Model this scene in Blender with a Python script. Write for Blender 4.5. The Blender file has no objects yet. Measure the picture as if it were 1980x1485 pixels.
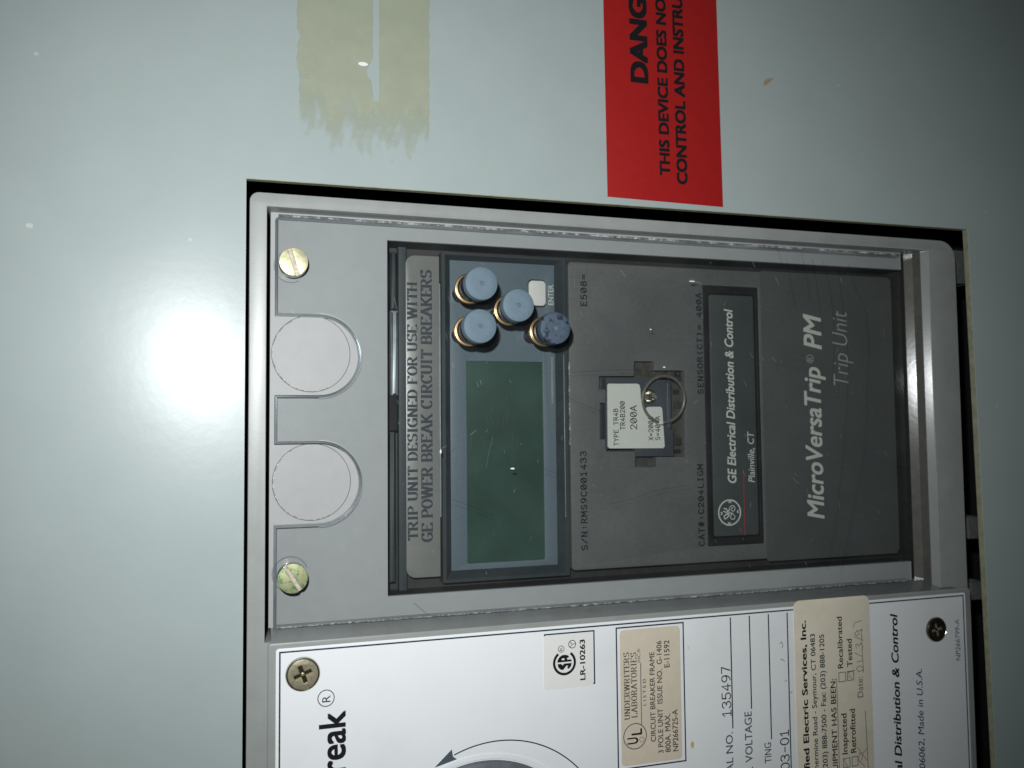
import bpy, bmesh, math, random
from mathutils import Vector, Matrix

random.seed(7)
SC = bpy.context.scene
COL = SC.collection
MM = 0.001
PI = math.pi

# ------------------------------------------------------------------ camera
# The cabinet door is the world plane z = 0 (all lengths below in millimetres).
W, H = 1980.0, 1485.0
F = 1670.0                                   # focal length in photo pixels
ax = Vector((5280, -40, -F)).normalized()    # door's x axis seen from the camera
ay = Vector((-300, 30200, -F))
ay = (ay - ax * ay.dot(ax)).normalized()
az = ax.cross(ay).normalized()
ROT = Matrix((ax, ay, az))                   # camera -> world rotation
DIST = 311.0
CAM = Vector((-95.0, -18.0, DIST))           # camera position over the door
cam_d = bpy.data.cameras.new('camera')
cam = bpy.data.objects.new('camera', cam_d)
COL.objects.link(cam)
cam.matrix_world = Matrix.Translation(CAM * MM) @ ROT.to_4x4()
cam_d.sensor_width = 36.0
cam_d.lens = F / W * 36.0
cam_d.clip_start = 0.01
cam_d.clip_end = 20.0
cam_d.dof.use_dof = True
cam_d.dof.focus_distance = 0.322
cam_d.dof.aperture_fstop = 13.0
SC.camera = cam

# ------------------------------------------------------------------ light
world = bpy.data.worlds.new('World')
SC.world = world
world.use_nodes = True
wb = world.node_tree.nodes['Background']
wb.inputs[0].default_value = (0.80, 0.92, 1.0, 1)
wb.inputs[1].default_value = 0.035

FLASH = Vector((-114.0, 25.0, 312.0))        # the camera's own flash, beside the lens
fl = bpy.data.lights.new('camera_flash', 'SPOT')
fl.energy = 5.1
fl.color = (0.965, 0.99, 1.0)
fl.shadow_soft_size = 0.0045
fl.spot_size = math.radians(97)
fl.spot_blend = 1.0
flo = bpy.data.objects.new('camera_flash', fl)
COL.objects.link(flo)
flo.location = FLASH * MM
aim = Vector((-29.0, 16.0, 0.0))
flo.rotation_euler = (aim - FLASH).to_track_quat('-Z', 'Y').to_euler()

SC.view_settings.view_transform = 'Standard'
SC.view_settings.look = 'None'
SC.view_settings.exposure = 0.0
SC.view_settings.gamma = 1.0
SC.cycles.max_bounces = 10
SC.cycles.transparent_max_bounces = 16
SC.cycles.caustics_reflective = False
SC.cycles.caustics_refractive = False
SC.cycles.sample_clamp_indirect = 4.0


# ------------------------------------------------------------------ measuring
def at(px, py, z=0.0):
    """where the photo point (px, py) lies on the plane z above the door, in mm"""
    d = ROT @ Vector(((px - W / 2) / F, -(py - H / 2) / F, -1.0))
    t = (z - CAM.z) / d.z
    p = CAM + d * t
    return Vector((p.x, p.y))


# the door's plane is turned slightly off the breaker's to shift the flash glare
TILT = Matrix.Rotation(-0.018, 4, 'Y') @ Matrix.Rotation(-0.017, 4, 'X')
TINV = TILT.inverted()


def atd(px, py):
    """where the photo point lies on the door, in the door's own flat coordinates"""
    o = TINV @ CAM
    d = TINV.to_3x3() @ (ROT @ Vector(((px - W / 2) / F, -(py - H / 2) / F, -1.0)))
    p = o + d * (-o.z / d.z)
    return Vector((p.x, p.y))


def span(l, t, r, b, z):
    """rectangle (x0, y0, x1, y1) on plane z from its four sides in the photo"""
    mx, my = (l + r) / 2, (t + b) / 2
    return at(l, my, z).x, at(mx, b, z).y, at(r, my, z).x, at(mx, t, z).y


# ------------------------------------------------------------------ materials
def mat(name, col, rough=0.5, metal=0.0, spec=0.5, coat=0.0, grain=0.0, gscale=400.0,
        bump=0.0, bscale=900.0, dirt=None, dscale=60.0, damt=0.5, dlo=0.5, dhi=0.7, coat_rough=0.1,
        rvar=0.0):
    m = bpy.data.materials.new(name)
    m.use_nodes = True
    nt = m.node_tree
    b = nt.nodes['Principled BSDF']
    b.inputs['Roughness'].default_value = rough
    b.inputs['Metallic'].default_value = metal
    b.inputs['Specular IOR Level'].default_value = spec
    b.inputs['Coat Weight'].default_value = coat
    b.inputs['Coat Roughness'].default_value = coat_rough
    tc = nt.nodes.new('ShaderNodeTexCoord')
    out = None

    def noise(scale, detail=4.0, rough_=0.6):
        n = nt.nodes.new('ShaderNodeTexNoise')
        n.inputs['Scale'].default_value = scale
        n.inputs['Detail'].default_value = detail
        n.inputs['Roughness'].default_value = rough_
        nt.links.new(tc.outputs['Object'], n.inputs['Vector'])
        return n

    def mixc(fac, a, c, mode='MIX'):
        x = nt.nodes.new('ShaderNodeMix')
        x.data_type = 'RGBA'
        x.blend_type = mode
        if isinstance(fac, float):
            x.inputs[0].default_value = fac
        else:
            nt.links.new(fac, x.inputs[0])
        for i, v in ((6, a), (7, c)):
            if isinstance(v, tuple):
                x.inputs[i].default_value = (*v, 1)
            else:
                nt.links.new(v, x.inputs[i])
        return x.outputs[2]

    def ramp(src, lo, hi, a=0.0, c=1.0):
        r = nt.nodes.new('ShaderNodeMapRange')
        r.inputs['From Min'].default_value = lo
        r.inputs['From Max'].default_value = hi
        r.inputs['To Min'].default_value = a
        r.inputs['To Max'].default_value = c
        nt.links.new(src, r.inputs['Value'])
        return r.outputs[0]

    out = col
    if grain > 0:
        n = noise(gscale)
        out = mixc(ramp(n.outputs[0], 0.3, 0.7),
                   tuple(c * (1 - grain) for c in col), tuple(min(1, c * (1 + grain)) for c in col))
    if dirt is not None:
        n = noise(dscale, 6.0, 0.65)
        out = mixc(ramp(n.outputs[0], dlo, dhi, 0.0, damt), out, dirt)
    if isinstance(out, tuple):
        b.inputs['Base Color'].default_value = (*out, 1)
    else:
        nt.links.new(out, b.inputs['Base Color'])
    if rvar > 0:
        n = noise(70.0, 5.0)
        nt.links.new(ramp(n.outputs[0], 0.3, 0.7, rough - rvar, rough + rvar), b.inputs['Roughness'])
    if bump > 0:
        n = noise(bscale, 3.0, 0.5)
        bp = nt.nodes.new('ShaderNodeBump')
        bp.inputs['Strength'].default_value = 1.0
        bp.inputs['Distance'].default_value = bump * MM
        nt.links.new(n.outputs[0], bp.inputs['Height'])
        nt.links.new(bp.outputs[0], b.inputs['Normal'])
        if coat > 0:
            nt.links.new(bp.outputs[0], b.inputs['Coat Normal'])
    return m


def clear_mat(name, tint, rough, ior=1.5, haze=0.0):
    """thin clear plastic: passes light straight through, mirrors by Fresnel"""
    m = bpy.data.materials.new(name)
    m.use_nodes = True
    nt = m.node_tree
    nt.nodes.clear()
    o = nt.nodes.new('ShaderNodeOutputMaterial')
    tr = nt.nodes.new('ShaderNodeBsdfTransparent')
    tr.inputs[0].default_value = (*tint, 1)
    gl = nt.nodes.new('ShaderNodeBsdfGlossy')
    gl.inputs['Roughness'].default_value = rough
    # Schlick's Fresnel from the angle alone, the same from either side of the sheet
    geo = nt.nodes.new('ShaderNodeNewGeometry')
    dot = nt.nodes.new('ShaderNodeVectorMath'); dot.operation = 'DOT_PRODUCT'
    nt.links.new(geo.outputs['Normal'], dot.inputs[0]); nt.links.new(geo.outputs['Incoming'], dot.inputs[1])
    ab = nt.nodes.new('ShaderNodeMath'); ab.operation = 'ABSOLUTE'
    nt.links.new(dot.outputs['Value'], ab.inputs[0])
    om = nt.nodes.new('ShaderNodeMath'); om.operation = 'SUBTRACT'; om.inputs[0].default_value = 1.0; om.use_clamp = True
    nt.links.new(ab.outputs[0], om.inputs[1])
    pw = nt.nodes.new('ShaderNodeMath'); pw.operation = 'POWER'; pw.inputs[1].default_value = 5.0
    nt.links.new(om.outputs[0], pw.inputs[0])
    f0 = ((ior - 1) / (ior + 1)) ** 2
    fr = nt.nodes.new('ShaderNodeMath'); fr.operation = 'MULTIPLY_ADD'
    fr.inputs[1].default_value = 1 - f0; fr.inputs[2].default_value = f0
    nt.links.new(pw.outputs[0], fr.inputs[0])
    mx = nt.nodes.new('ShaderNodeMixShader')
    nt.links.new(fr.outputs[0], mx.inputs[0])
    nt.links.new(tr.outputs[0], mx.inputs[1])
    nt.links.new(gl.outputs[0], mx.inputs[2])
    last = mx.outputs[0]
    if haze > 0:
        df = nt.nodes.new('ShaderNodeBsdfDiffuse')
        df.inputs[0].default_value = (0.85, 0.9, 0.92, 1)
        tc = nt.nodes.new('ShaderNodeTexCoord')
        n = nt.nodes.new('ShaderNodeTexNoise')
        n.inputs['Scale'].default_value = 45
        n.inputs['Detail'].default_value = 6
        nt.links.new(tc.outputs['Object'], n.inputs['Vector'])
        r = nt.nodes.new('ShaderNodeMapRange')
        r.inputs['From Min'].default_value = 0.35
        r.inputs['From Max'].default_value = 0.75
        r.inputs['To Min'].default_value = haze * 0.35
        r.inputs['To Max'].default_value = haze * 1.6
        nt.links.new(n.outputs[0], r.inputs['Value'])
        m2 = nt.nodes.new('ShaderNodeMixShader')
        nt.links.new(r.outputs[0], m2.inputs[0])
        nt.links.new(last, m2.inputs[1])
        nt.links.new(df.outputs[0], m2.inputs[2])
        last = m2.outputs[0]
    nt.links.new(last, o.inputs[0])
    return m


def door_mat():
    m = mat('door_paint', (0.37, 0.43, 0.418), rough=0.30, spec=0.30, coat=0.09, coat_rough=0.12, grain=0.03, gscale=30,
            bump=0.022, bscale=260)
    nt = m.node_tree
    b = nt.nodes['Principled BSDF']
    old = b.inputs['Base Color'].links[0].from_socket
    tc = nt.nodes.new('ShaderNodeTexCoord')
    # sparse pale nicks and dust specks in the paint
    v = nt.nodes.new('ShaderNodeTexVoronoi')
    v.inputs['Scale'].default_value = 90
    v.inputs['Randomness'].default_value = 1
    nt.links.new(tc.outputs['Object'], v.inputs['Vector'])
    lt = nt.nodes.new('ShaderNodeMath'); lt.operation = 'LESS_THAN'; lt.inputs[1].default_value = 0.055
    nt.links.new(v.outputs['Distance'], lt.inputs[0])
    sep = nt.nodes.new('ShaderNodeSeparateColor')
    nt.links.new(v.outputs['Color'], sep.inputs[0])
    gt = nt.nodes.new('ShaderNodeMath'); gt.operation = 'GREATER_THAN'; gt.inputs[1].default_value = 0.80
    nt.links.new(sep.outputs[0], gt.inputs[0])
    mu = nt.nodes.new('ShaderNodeMath'); mu.operation = 'MULTIPLY'
    nt.links.new(lt.outputs[0], mu.inputs[0]); nt.links.new(gt.outputs[0], mu.inputs[1])
    mu2 = nt.nodes.new('ShaderNodeMath'); mu2.operation = 'MULTIPLY'; mu2.inputs[1].default_value = 0.3
    nt.links.new(mu.outputs[0], mu2.inputs[0])
    x = nt.nodes.new('ShaderNodeMix'); x.data_type = 'RGBA'
    nt.links.new(mu2.outputs[0], x.inputs[0])
    nt.links.new(old, x.inputs[6])
    x.inputs[7].default_value = (0.72, 0.74, 0.68, 1)
    nt.links.new(x.outputs[2], b.inputs['Base Color'])
    return m


def cap_mat(name, col, worn=False):
    """turned soft plastic: fine concentric tool marks round the centre"""
    m = mat(name, col, rough=0.6, spec=0.3, grain=0.10, gscale=900, bump=0.03, bscale=1800,
            dirt=(0.012, 0.016, 0.026) if worn else None, dscale=420 if worn else 300,
            damt=0.9, dlo=0.53, dhi=0.60)
    nt = m.node_tree
    b = nt.nodes['Principled BSDF']
    old = b.inputs['Base Color'].links[0].from_socket
    tc = nt.nodes.new('ShaderNodeTexCoord')
    w = nt.nodes.new('ShaderNodeTexWave')
    w.wave_type = 'RINGS'
    w.rings_direction = 'Z'
    w.inputs['Scale'].default_value = 520
    w.inputs['Distortion'].default_value = 1.2
    w.inputs['Detail'].default_value = 3
    nt.links.new(tc.outputs['Object'], w.inputs['Vector'])
    x = nt.nodes.new('ShaderNodeMix'); x.data_type = 'RGBA'; x.blend_type = 'MULTIPLY'
    x.inputs[0].default_value = 0.2
    nt.links.new(old, x.inputs[6])
    nt.links.new(w.outputs[0], x.inputs[7])
    nt.links.new(x.outputs[2], b.inputs['Base Color'])
    return m


def tape_mat():
    m = mat('tape_glue', (0.445, 0.475, 0.34), rough=0.42, grain=0.05, gscale=120, bump=0.05, bscale=260)
    nt = m.node_tree
    b = nt.nodes['Principled BSDF']
    at_ = nt.nodes.new('ShaderNodeAttribute')
    at_.attribute_name = 'cover'
    tc = nt.nodes.new('ShaderNodeTexCoord')
    n = nt.nodes.new('ShaderNodeTexNoise')
    n.inputs['Scale'].default_value = 150
    n.inputs['Detail'].default_value = 7
    n.inputs['Roughness'].default_value = 0.65
    mp = nt.nodes.new('ShaderNodeMapping')
    mp.inputs['Scale'].default_value = (1.0, 0.8, 1)
    nt.links.new(tc.outputs['Object'], mp.inputs[0])
    nt.links.new(mp.outputs[0], n.inputs['Vector'])
    a = nt.nodes.new('ShaderNodeMath'); a.operation = 'ADD'
    nt.links.new(n.outputs[0], a.inputs[0]); nt.links.new(at_.outputs['Fac'], a.inputs[1])
    r = nt.nodes.new('ShaderNodeMapRange')
    r.inputs['From Min'].default_value = 0.72
    r.inputs['From Max'].default_value = 1.28
    r.inputs['To Max'].default_value = 0.66
    nt.links.new(a.outputs[0], r.inputs['Value'])
    nt.links.new(r.outputs[0], b.inputs['Alpha'])
    return m


def sparkle_mat():
    """rough cut edge of the clear plastic, its glitter painted as pale specks"""
    m = mat('cut_edge', (0.25, 0.26, 0.27), rough=0.25, bump=0.5, bscale=900)
    nt = m.node_tree
    b = nt.nodes['Principled BSDF']
    tc = nt.nodes.new('ShaderNodeTexCoord')
    n = nt.nodes.new('ShaderNodeTexNoise')
    n.inputs['Scale'].default_value = 330
    n.inputs['Detail'].default_value = 5
    n.inputs['Roughness'].default_value = 0.75
    nt.links.new(tc.outputs['Object'], n.inputs['Vector'])
    r = nt.nodes.new('ShaderNodeValToRGB')
    e = r.color_ramp.elements
    e[0].position = 0.47; e[0].color = (0.15, 0.155, 0.155, 1)
    e[1].position = 0.68; e[1].color = (0.72, 0.74, 0.74, 1)
    nt.links.new(n.outputs[0], r.inputs[0])
    nt.links.new(r.outputs[0], b.inputs['Base Color'])
    return m


M = dict(
    door=door_mat(),
    door_edge=mat('door_edge_paint', (0.36, 0.37, 0.25), rough=0.6, grain=0.2, gscale=300),
    black=mat('black_cavity', (0.006, 0.006, 0.007), rough=0.8),
    bracket=mat('bracket_steel', (0.11, 0.118, 0.113), rough=0.5, grain=0.2),
    frame=mat('grey_moulding', (0.305, 0.325, 0.310), rough=0.36, grain=0.04, gscale=150, bump=0.01, bscale=1500,
              dirt=(0.20, 0.19, 0.165), dscale=40, damt=0.35, dlo=0.45, dhi=0.75),
    ledge=mat('grey_ledge', (0.26, 0.275, 0.27), rough=0.34, grain=0.05, gscale=150,
              dirt=(0.17, 0.16, 0.14), dscale=60, damt=0.4),
    plate=mat('grey_cover_plate', (0.385, 0.392, 0.388), rough=0.50, spec=0.25, grain=0.03, gscale=200, bump=0.008, bscale=900),
    clear=clear_mat('clear_plastic', (0.945, 0.955, 0.955), 0.06, 1.45, haze=0.007),
    clear_edge=clear_mat('clear_plastic_edge', (0.72, 0.76, 0.78), 0.16, 2.2, haze=0.14),
    sparkle=sparkle_mat(),
    scratch=clear_mat('scratch', (0.75, 0.77, 0.78), 0.3, 1.9, haze=0.28),
    scratch_haze=clear_mat('scratch_haze', (0.93, 0.94, 0.94), 0.3, 1.3, haze=0.03),
    scratch_dark=clear_mat('scratch_dark', (0.55, 0.57, 0.6), 0.3, 1.3),
    dark=mat('dark_case', (0.034, 0.043, 0.046), rough=0.5, spec=0.3, grain=0.12, gscale=300, bump=0.01),
    dark2=mat('dark_case_brown', (0.024, 0.024, 0.021), rough=0.5, grain=0.2, gscale=300,
              dirt=(0.045, 0.042, 0.034), dscale=250, damt=0.5),
    strip=mat('strip_brown_grey', (0.23, 0.232, 0.212), rough=0.3, grain=0.05, gscale=250, metal=0.15),
    strip_ink=mat('strip_ink', (0.036, 0.042, 0.054), rough=0.5, spec=0.3),
    bezel=mat('blue_grey_bezel', (0.115, 0.155, 0.178), rough=0.40, grain=0.05, gscale=600, bump=0.006, bscale=3000),
    face=mat('charcoal_face', (0.118, 0.121, 0.115), rough=0.45, grain=0.10, gscale=700, bump=0.015, bscale=3500,
             dirt=(0.08, 0.085, 0.085), dscale=35, damt=0.5, dlo=0.4, dhi=0.7),
    falloff_panel=mat('falloff_charcoal', (0.088, 0.093, 0.088), rough=0.45, spec=0.35, grain=0.08, gscale=600, bump=0.012, bscale=3500),
    ink=mat('black_ink', (0.012, 0.012, 0.014), rough=0.5, spec=0.15),
    ink_fade=mat('faded_ink', (0.07, 0.065, 0.055), rough=0.6, grain=0.3, gscale=900),
    blue_ink=mat('blue_black_ink', (0.022, 0.038, 0.062), rough=0.5, spec=0.2),
    grey_ink=mat('grey_blue_ink', (0.075, 0.10, 0.125), rough=0.5),
    pen=mat('brown_pen', (0.30, 0.20, 0.165), rough=0.6),
    tray=mat('tray_black', (0.011, 0.011, 0.009), rough=0.6, spec=0.25, grain=0.3, gscale=500),
    tag=mat('tag_slate', (0.056, 0.064, 0.065), rough=0.42, grain=0.05, gscale=400),
    print_=mat('pale_print', (0.60, 0.61, 0.54), rough=0.5),
    print_dim=mat('pale_print_dim', (0.36, 0.37, 0.34), rough=0.5),
    red_line=mat('red_line', (0.36, 0.03, 0.03), rough=0.5),
    key=mat('white_key', (0.70, 0.69, 0.64), rough=0.5, grain=0.03),
    brass=mat('brass', (0.66, 0.45, 0.24), rough=0.30, metal=1.0, grain=0.15, gscale=400, bump=0.01),
    steel=mat('nickel', (0.62, 0.60, 0.54), rough=0.22, metal=1.0, grain=0.1, gscale=400),
    stem=mat('dark_stem', (0.02, 0.022, 0.024), rough=0.5),
    cap=cap_mat('blue_cap', (0.15, 0.215, 0.262)),
    cap_worn=cap_mat('blue_cap_worn', (0.075, 0.105, 0.148), worn=True),
    dimple=mat('cap_dimple', (0.10, 0.15, 0.19), rough=0.7),
    zinc=mat('yellow_zinc', (0.50, 0.46, 0.30), rough=0.45, metal=0.6, grain=0.2, gscale=300,
             dirt=(0.20, 0.30, 0.13), dscale=420, damt=0.55, dlo=0.5, dhi=0.62, bump=0.02),
    zinc_green=mat('green_zinc', (0.38, 0.38, 0.21), rough=0.48, metal=0.5, grain=0.3, gscale=500,
                   dirt=(0.08, 0.17, 0.07), dscale=500, damt=0.9, dlo=0.45, dhi=0.58, bump=0.03),
    slot=mat('slot_metal', (0.42, 0.37, 0.29), rough=0.5, metal=0.4, grain=0.4, gscale=700),
    antique=mat('tarnished_brass', (0.42, 0.38, 0.26), rough=0.36, metal=0.55, grain=0.3, gscale=500,
                dirt=(0.08, 0.065, 0.03), dscale=500, damt=0.8, bump=0.05, bscale=900),
    antique_dark=mat('dark_brass', (0.13, 0.11, 0.06), rough=0.30, metal=1.0, grain=0.4, gscale=500, bump=0.05),
    white=mat('white_nameplate', (0.86, 0.885, 0.89), rough=0.36, grain=0.012, gscale=40,
              dirt=(0.74, 0.76, 0.75), dscale=25, damt=0.4),
    fleck=mat('pale_fleck', (0.50, 0.54, 0.51), rough=0.6),
    csa=mat('white_sticker', (0.83, 0.83, 0.79), rough=0.5, grain=0.01),
    tan=mat('tan_sticker', (0.70, 0.61, 0.48), rough=0.55, grain=0.04, gscale=300,
            dirt=(0.60, 0.56, 0.42), dscale=50, damt=0.5),
    beige=mat('beige_sticker', (0.76, 0.70, 0.56), rough=0.5, grain=0.03, gscale=250,
              dirt=(0.56, 0.50, 0.34), dscale=45, damt=0.55, dlo=0.5, dhi=0.8, bump=0.06, bscale=120),
    red=mat('red_label', (0.35, 0.013, 0.012), rough=0.34, grain=0.04, gscale=200),
    tape=tape_mat(),
    stain=mat('yellow_stain', (0.62, 0.50, 0.20), rough=0.5),
    rust=mat('brown_smear', (0.34, 0.27, 0.19), rough=0.6),
    dial=mat('dial_grey', (0.125, 0.145, 0.165), rough=0.5, grain=0.15, gscale=200,
             dirt=(0.06, 0.06, 0.055), dscale=30, damt=0.7),
    plug=mat('plug_slate', (0.055, 0.062, 0.072), rough=0.35, grain=0.1, gscale=500),
    plug_floor=mat('recess_floor', (0.055, 0.052, 0.040), rough=0.5, grain=0.4, gscale=350),
    plug_label=mat('plug_label', (0.62, 0.63, 0.56), rough=0.5, grain=0.02),
    bail=mat('ring_wire', (0.30, 0.27, 0.23), rough=0.2, metal=0.6, grain=0.2),
    ring_dark=mat('blackened_ring', (0.05, 0.048, 0.042), rough=0.3, metal=0.3),
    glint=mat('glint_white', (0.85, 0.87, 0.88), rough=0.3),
    bar=mat('streak_alloy', (0.26, 0.29, 0.30), rough=0.42, metal=0.3, grain=0.2, gscale=250),
)


def lcd_mat():
    m = mat('lcd_green', (0.022, 0.085, 0.055), rough=0.30, spec=0.5, grain=0.0)
    nt = m.node_tree
    b = nt.nodes['Principled BSDF']
    tc = nt.nodes.new('ShaderNodeTexCoord')
    n = nt.nodes.new('ShaderNodeTexNoise')
    n.inputs['Scale'].default_value = 45
    n.inputs['Detail'].default_value = 5
    nt.links.new(tc.outputs['Object'], n.inputs['Vector'])
    r = nt.nodes.new('ShaderNodeValToRGB')
    e = r.color_ramp.elements
    e[0].position = 0.36; e[0].color = (0.029, 0.058, 0.044, 1)
    e[1].position = 0.66; e[1].color = (0.042, 0.088, 0.068, 1)
    nt.links.new(n.outputs[0], r.inputs[0])
    nt.links.new(r.outputs[0], b.inputs['Base Color'])
    return m


M['lcd'] = lcd_mat()


# ------------------------------------------------------------------ builders
def finish(me, material):
    bm = bmesh.new()
    bm.from_mesh(me)
    bmesh.ops.remove_doubles(bm, verts=bm.verts, dist=1e-7)
    for f in bm.faces:
        f.smooth = True
    for e in bm.edges:
        if len(e.link_faces) != 2 or e.calc_face_angle(0) > 0.55:
            e.smooth = False
    bm.to_mesh(me)
    bm.free()
    me.materials.clear()
    me.materials.append(material)


def link(name, me, parent=None, label=None, cat=None, group=None, kind=None):
    o = bpy.data.objects.new(name, me)
    COL.objects.link(o)
    if parent is not None:
        o.parent = parent
        o.matrix_parent_inverse = parent.matrix_basis.inverted()
    for k, v in (('label', label), ('category', cat), ('group', group), ('kind', kind)):
        if v:
            o[k] = v
    return o


def empty(name, x, y, z, label, cat, group=None):
    o = bpy.data.objects.new(name, None)
    o.empty_display_size = 0.01
    COL.objects.link(o)
    o.location = Vector((x, y, z)) * MM
    o['label'] = label
    o['category'] = cat
    if group:
        o['group'] = group
    return o


def prism(name, loops, z0, z1, material, parent=None, bevel=0.0, **kw):
    """solid with the given outline loops (first outer, rest holes), mm"""
    cu = bpy.data.curves.new(name, 'CURVE')
    cu.dimensions = '2D'
    cu.fill_mode = 'BOTH'
    cu.bevel_resolution = 2
    for lp in loops:
        sp = cu.splines.new('POLY')
        sp.points.add(len(lp) - 1)
        for i, p in enumerate(lp):
            sp.points[i].co = (p[0] * MM, p[1] * MM, 0, 1)
        sp.use_cyclic_u = True
    cu.extrude = max(1e-7, ((z1 - z0) / 2 - bevel) * MM)
    cu.bevel_depth = bevel * MM
    cu.offset = -bevel * MM
    tmp = bpy.data.objects.new('tmp', cu)
    me = bpy.data.meshes.new_from_object(tmp)
    bpy.data.objects.remove(tmp)
    bpy.data.curves.remove(cu)
    me.transform(Matrix.Translation((0, 0, (z0 + z1) / 2 * MM)))
    finish(me, material)
    me.name = name
    return link(name, me, parent, **kw)


def rrect(x0, y0, x1, y1, r=0.0, n=6, corners=(1, 1, 1, 1)):
    """corner order: left-bottom, right-bottom, right-top, left-top"""
    pts = []
    cs = [(x0, y0, PI), (x1, y0, 1.5 * PI), (x1, y1, 0.0), (x0, y1, 0.5 * PI)]
    sx = [1, -1, -1, 1]
    sy = [1, 1, -1, -1]
    for k, (cx, cy, a0) in enumerate(cs):
        rr = r * corners[k]
        if rr <= 0:
            pts.append((cx, cy))
            continue
        ox, oy = cx + sx[k] * rr, cy + sy[k] * rr
        for i in range(n + 1):
            a = a0 + (PI / 2) * i / n
            pts.append((ox + rr * math.cos(a), oy + rr * math.sin(a)))
    return pts


def circ(cx, cy, r, n=48, ry=None):
    ry = ry or r
    return [(cx + r * math.cos(2 * PI * i / n), cy + ry * math.sin(2 * PI * i / n)) for i in range(n)]


def solid(name, verts, faces, material, parent=None, **kw):
    me = bpy.data.meshes.new(name)
    me.from_pydata([tuple(c * MM for c in v) for v in verts], [], faces)
    bm = bmesh.new(); bm.from_mesh(me)
    bmesh.ops.recalc_face_normals(bm, faces=bm.faces)
    bm.to_mesh(me); bm.free()
    finish(me, material)
    return link(name, me, parent, **kw)


def lathe(name, prof, cx, cy, material, parent=None, n=56, wob=0.0, **kw):
    """turned solid; profile is (radius, z) pairs in mm; its own origin on its axis"""
    vs, fs = [], []
    for i in range(n):
        a = 2 * PI * i / n
        for (r, z) in prof:
            vs.append((r * math.cos(a), r * math.sin(a), z))
    k = len(prof)
    for i in range(n):
        j = (i + 1) % n
        for q in range(k - 1):
            fs.append((i * k + q, j * k + q, j * k + q + 1, i * k + q + 1))
    me = bpy.data.meshes.new(name)
    me.from_pydata([tuple(c * MM for c in v) for v in vs], [], fs)
    bm = bmesh.new(); bm.from_mesh(me)
    bmesh.ops.remove_doubles(bm, verts=bm.verts, dist=1e-7)
    bmesh.ops.recalc_face_normals(bm, faces=bm.faces)
    bm.to_mesh(me); bm.free()
    finish(me, material)
    o = link(name, me, None, **kw)
    o.location = (cx * MM, cy * MM, 0)
    if parent is not None:
        o.parent = parent
        o.matrix_parent_inverse = parent.matrix_basis.inverted()
    return o


# ---- lettering -------------------------------------------------------------
_cap = {}


def font_mesh(s, bold=0.0, shear=0.0, spacing=1.0, word=1.0):
    """text as a mesh; bold lays slightly shifted copies over one another"""
    me = font_plain(s, min(bold, 0.0), shear, spacing, word)
    if bold <= 0:
        return me
    vs = [v.co.copy() for v in me.vertices]
    fs = [tuple(p.vertices) for p in me.polygons]
    bpy.data.meshes.remove(me)
    av, af = [], []
    for k, (dx, dy) in enumerate(((1, 1), (-1, 1), (-1, -1), (1, -1), (0, 0))):
        n = len(av)
        av += [(v.x + dx * bold, v.y + dy * bold * .8, .003 * k) for v in vs]
        af += [tuple(i + n for i in f) for f in fs]
    me = bpy.data.meshes.new('t')
    me.from_pydata(av, [], af)
    return me


def font_plain(s, bold=0.0, shear=0.0, spacing=1.0, word=1.0):
    cu = bpy.data.curves.new('t', 'FONT')
    cu.body = s
    cu.size = 1.0
    cu.offset = bold
    cu.shear = shear
    cu.space_character = spacing
    cu.space_word = word
    cu.resolution_u = 4
    tmp = bpy.data.objects.new('tmp', cu)
    me = bpy.data.meshes.new_from_object(tmp)
    bpy.data.objects.remove(tmp)
    bpy.data.curves.remove(cu)
    return me


def cap_height(bold):
    if bold not in _cap:
        me = font_mesh('H', bold)
        ys = [v.co.y for v in me.vertices]
        _cap[bold] = (min(ys), max(ys))
        bpy.data.meshes.remove(me)
    return _cap[bold]


DOOR = 'door'


def place(me, box, z, y0, y1, material, parent, name='lettering', where=None, **kw):
    """lay a mesh drawn left to right onto the door so that it reads upwards"""
    xl, yb, xr, yt = box                       # cap-top x, start y, baseline x, end y (photo)
    my = (yb + yt) / 2
    f = (lambda a, b, c: atd(a, b)) if where else at
    base = f(xr, my, z).x
    top = f(xl, my, z).x
    s0, s1 = f(xr, yb, z).y, f(xr, yt, z).y
    xs = [v.co.x for v in me.vertices]
    mn, mx = min(xs), max(xs)
    for v in me.vertices:
        u = (v.co.x - mn) / (mx - mn)
        w = (v.co.y - y0) / (y1 - y0)
        v.co = Vector((base + (top - base) * w, s0 + (s1 - s0) * u, z + v.co.z)) * MM
    finish(me, material)
    me.name = name
    return link(name, me, parent, **kw)


def text(s, box, z, material, parent, bold=0.0, shear=0.0, spacing=1.0, word=1.0, name='lettering', where=None):
    me = font_mesh(s, bold, shear, spacing, word)
    y0, y1 = cap_height(bold)
    return place(me, box, z + 0.05, y0, y1, material, parent, name, where)


def arc(cx, cy, rx, ry, a0, a1, n=12):
    return [(cx + rx * math.cos(math.radians(a0 + (a1 - a0) * i / n)),
             cy + ry * math.sin(math.radians(a0 + (a1 - a0) * i / n))) for i in range(n + 1)]


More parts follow.
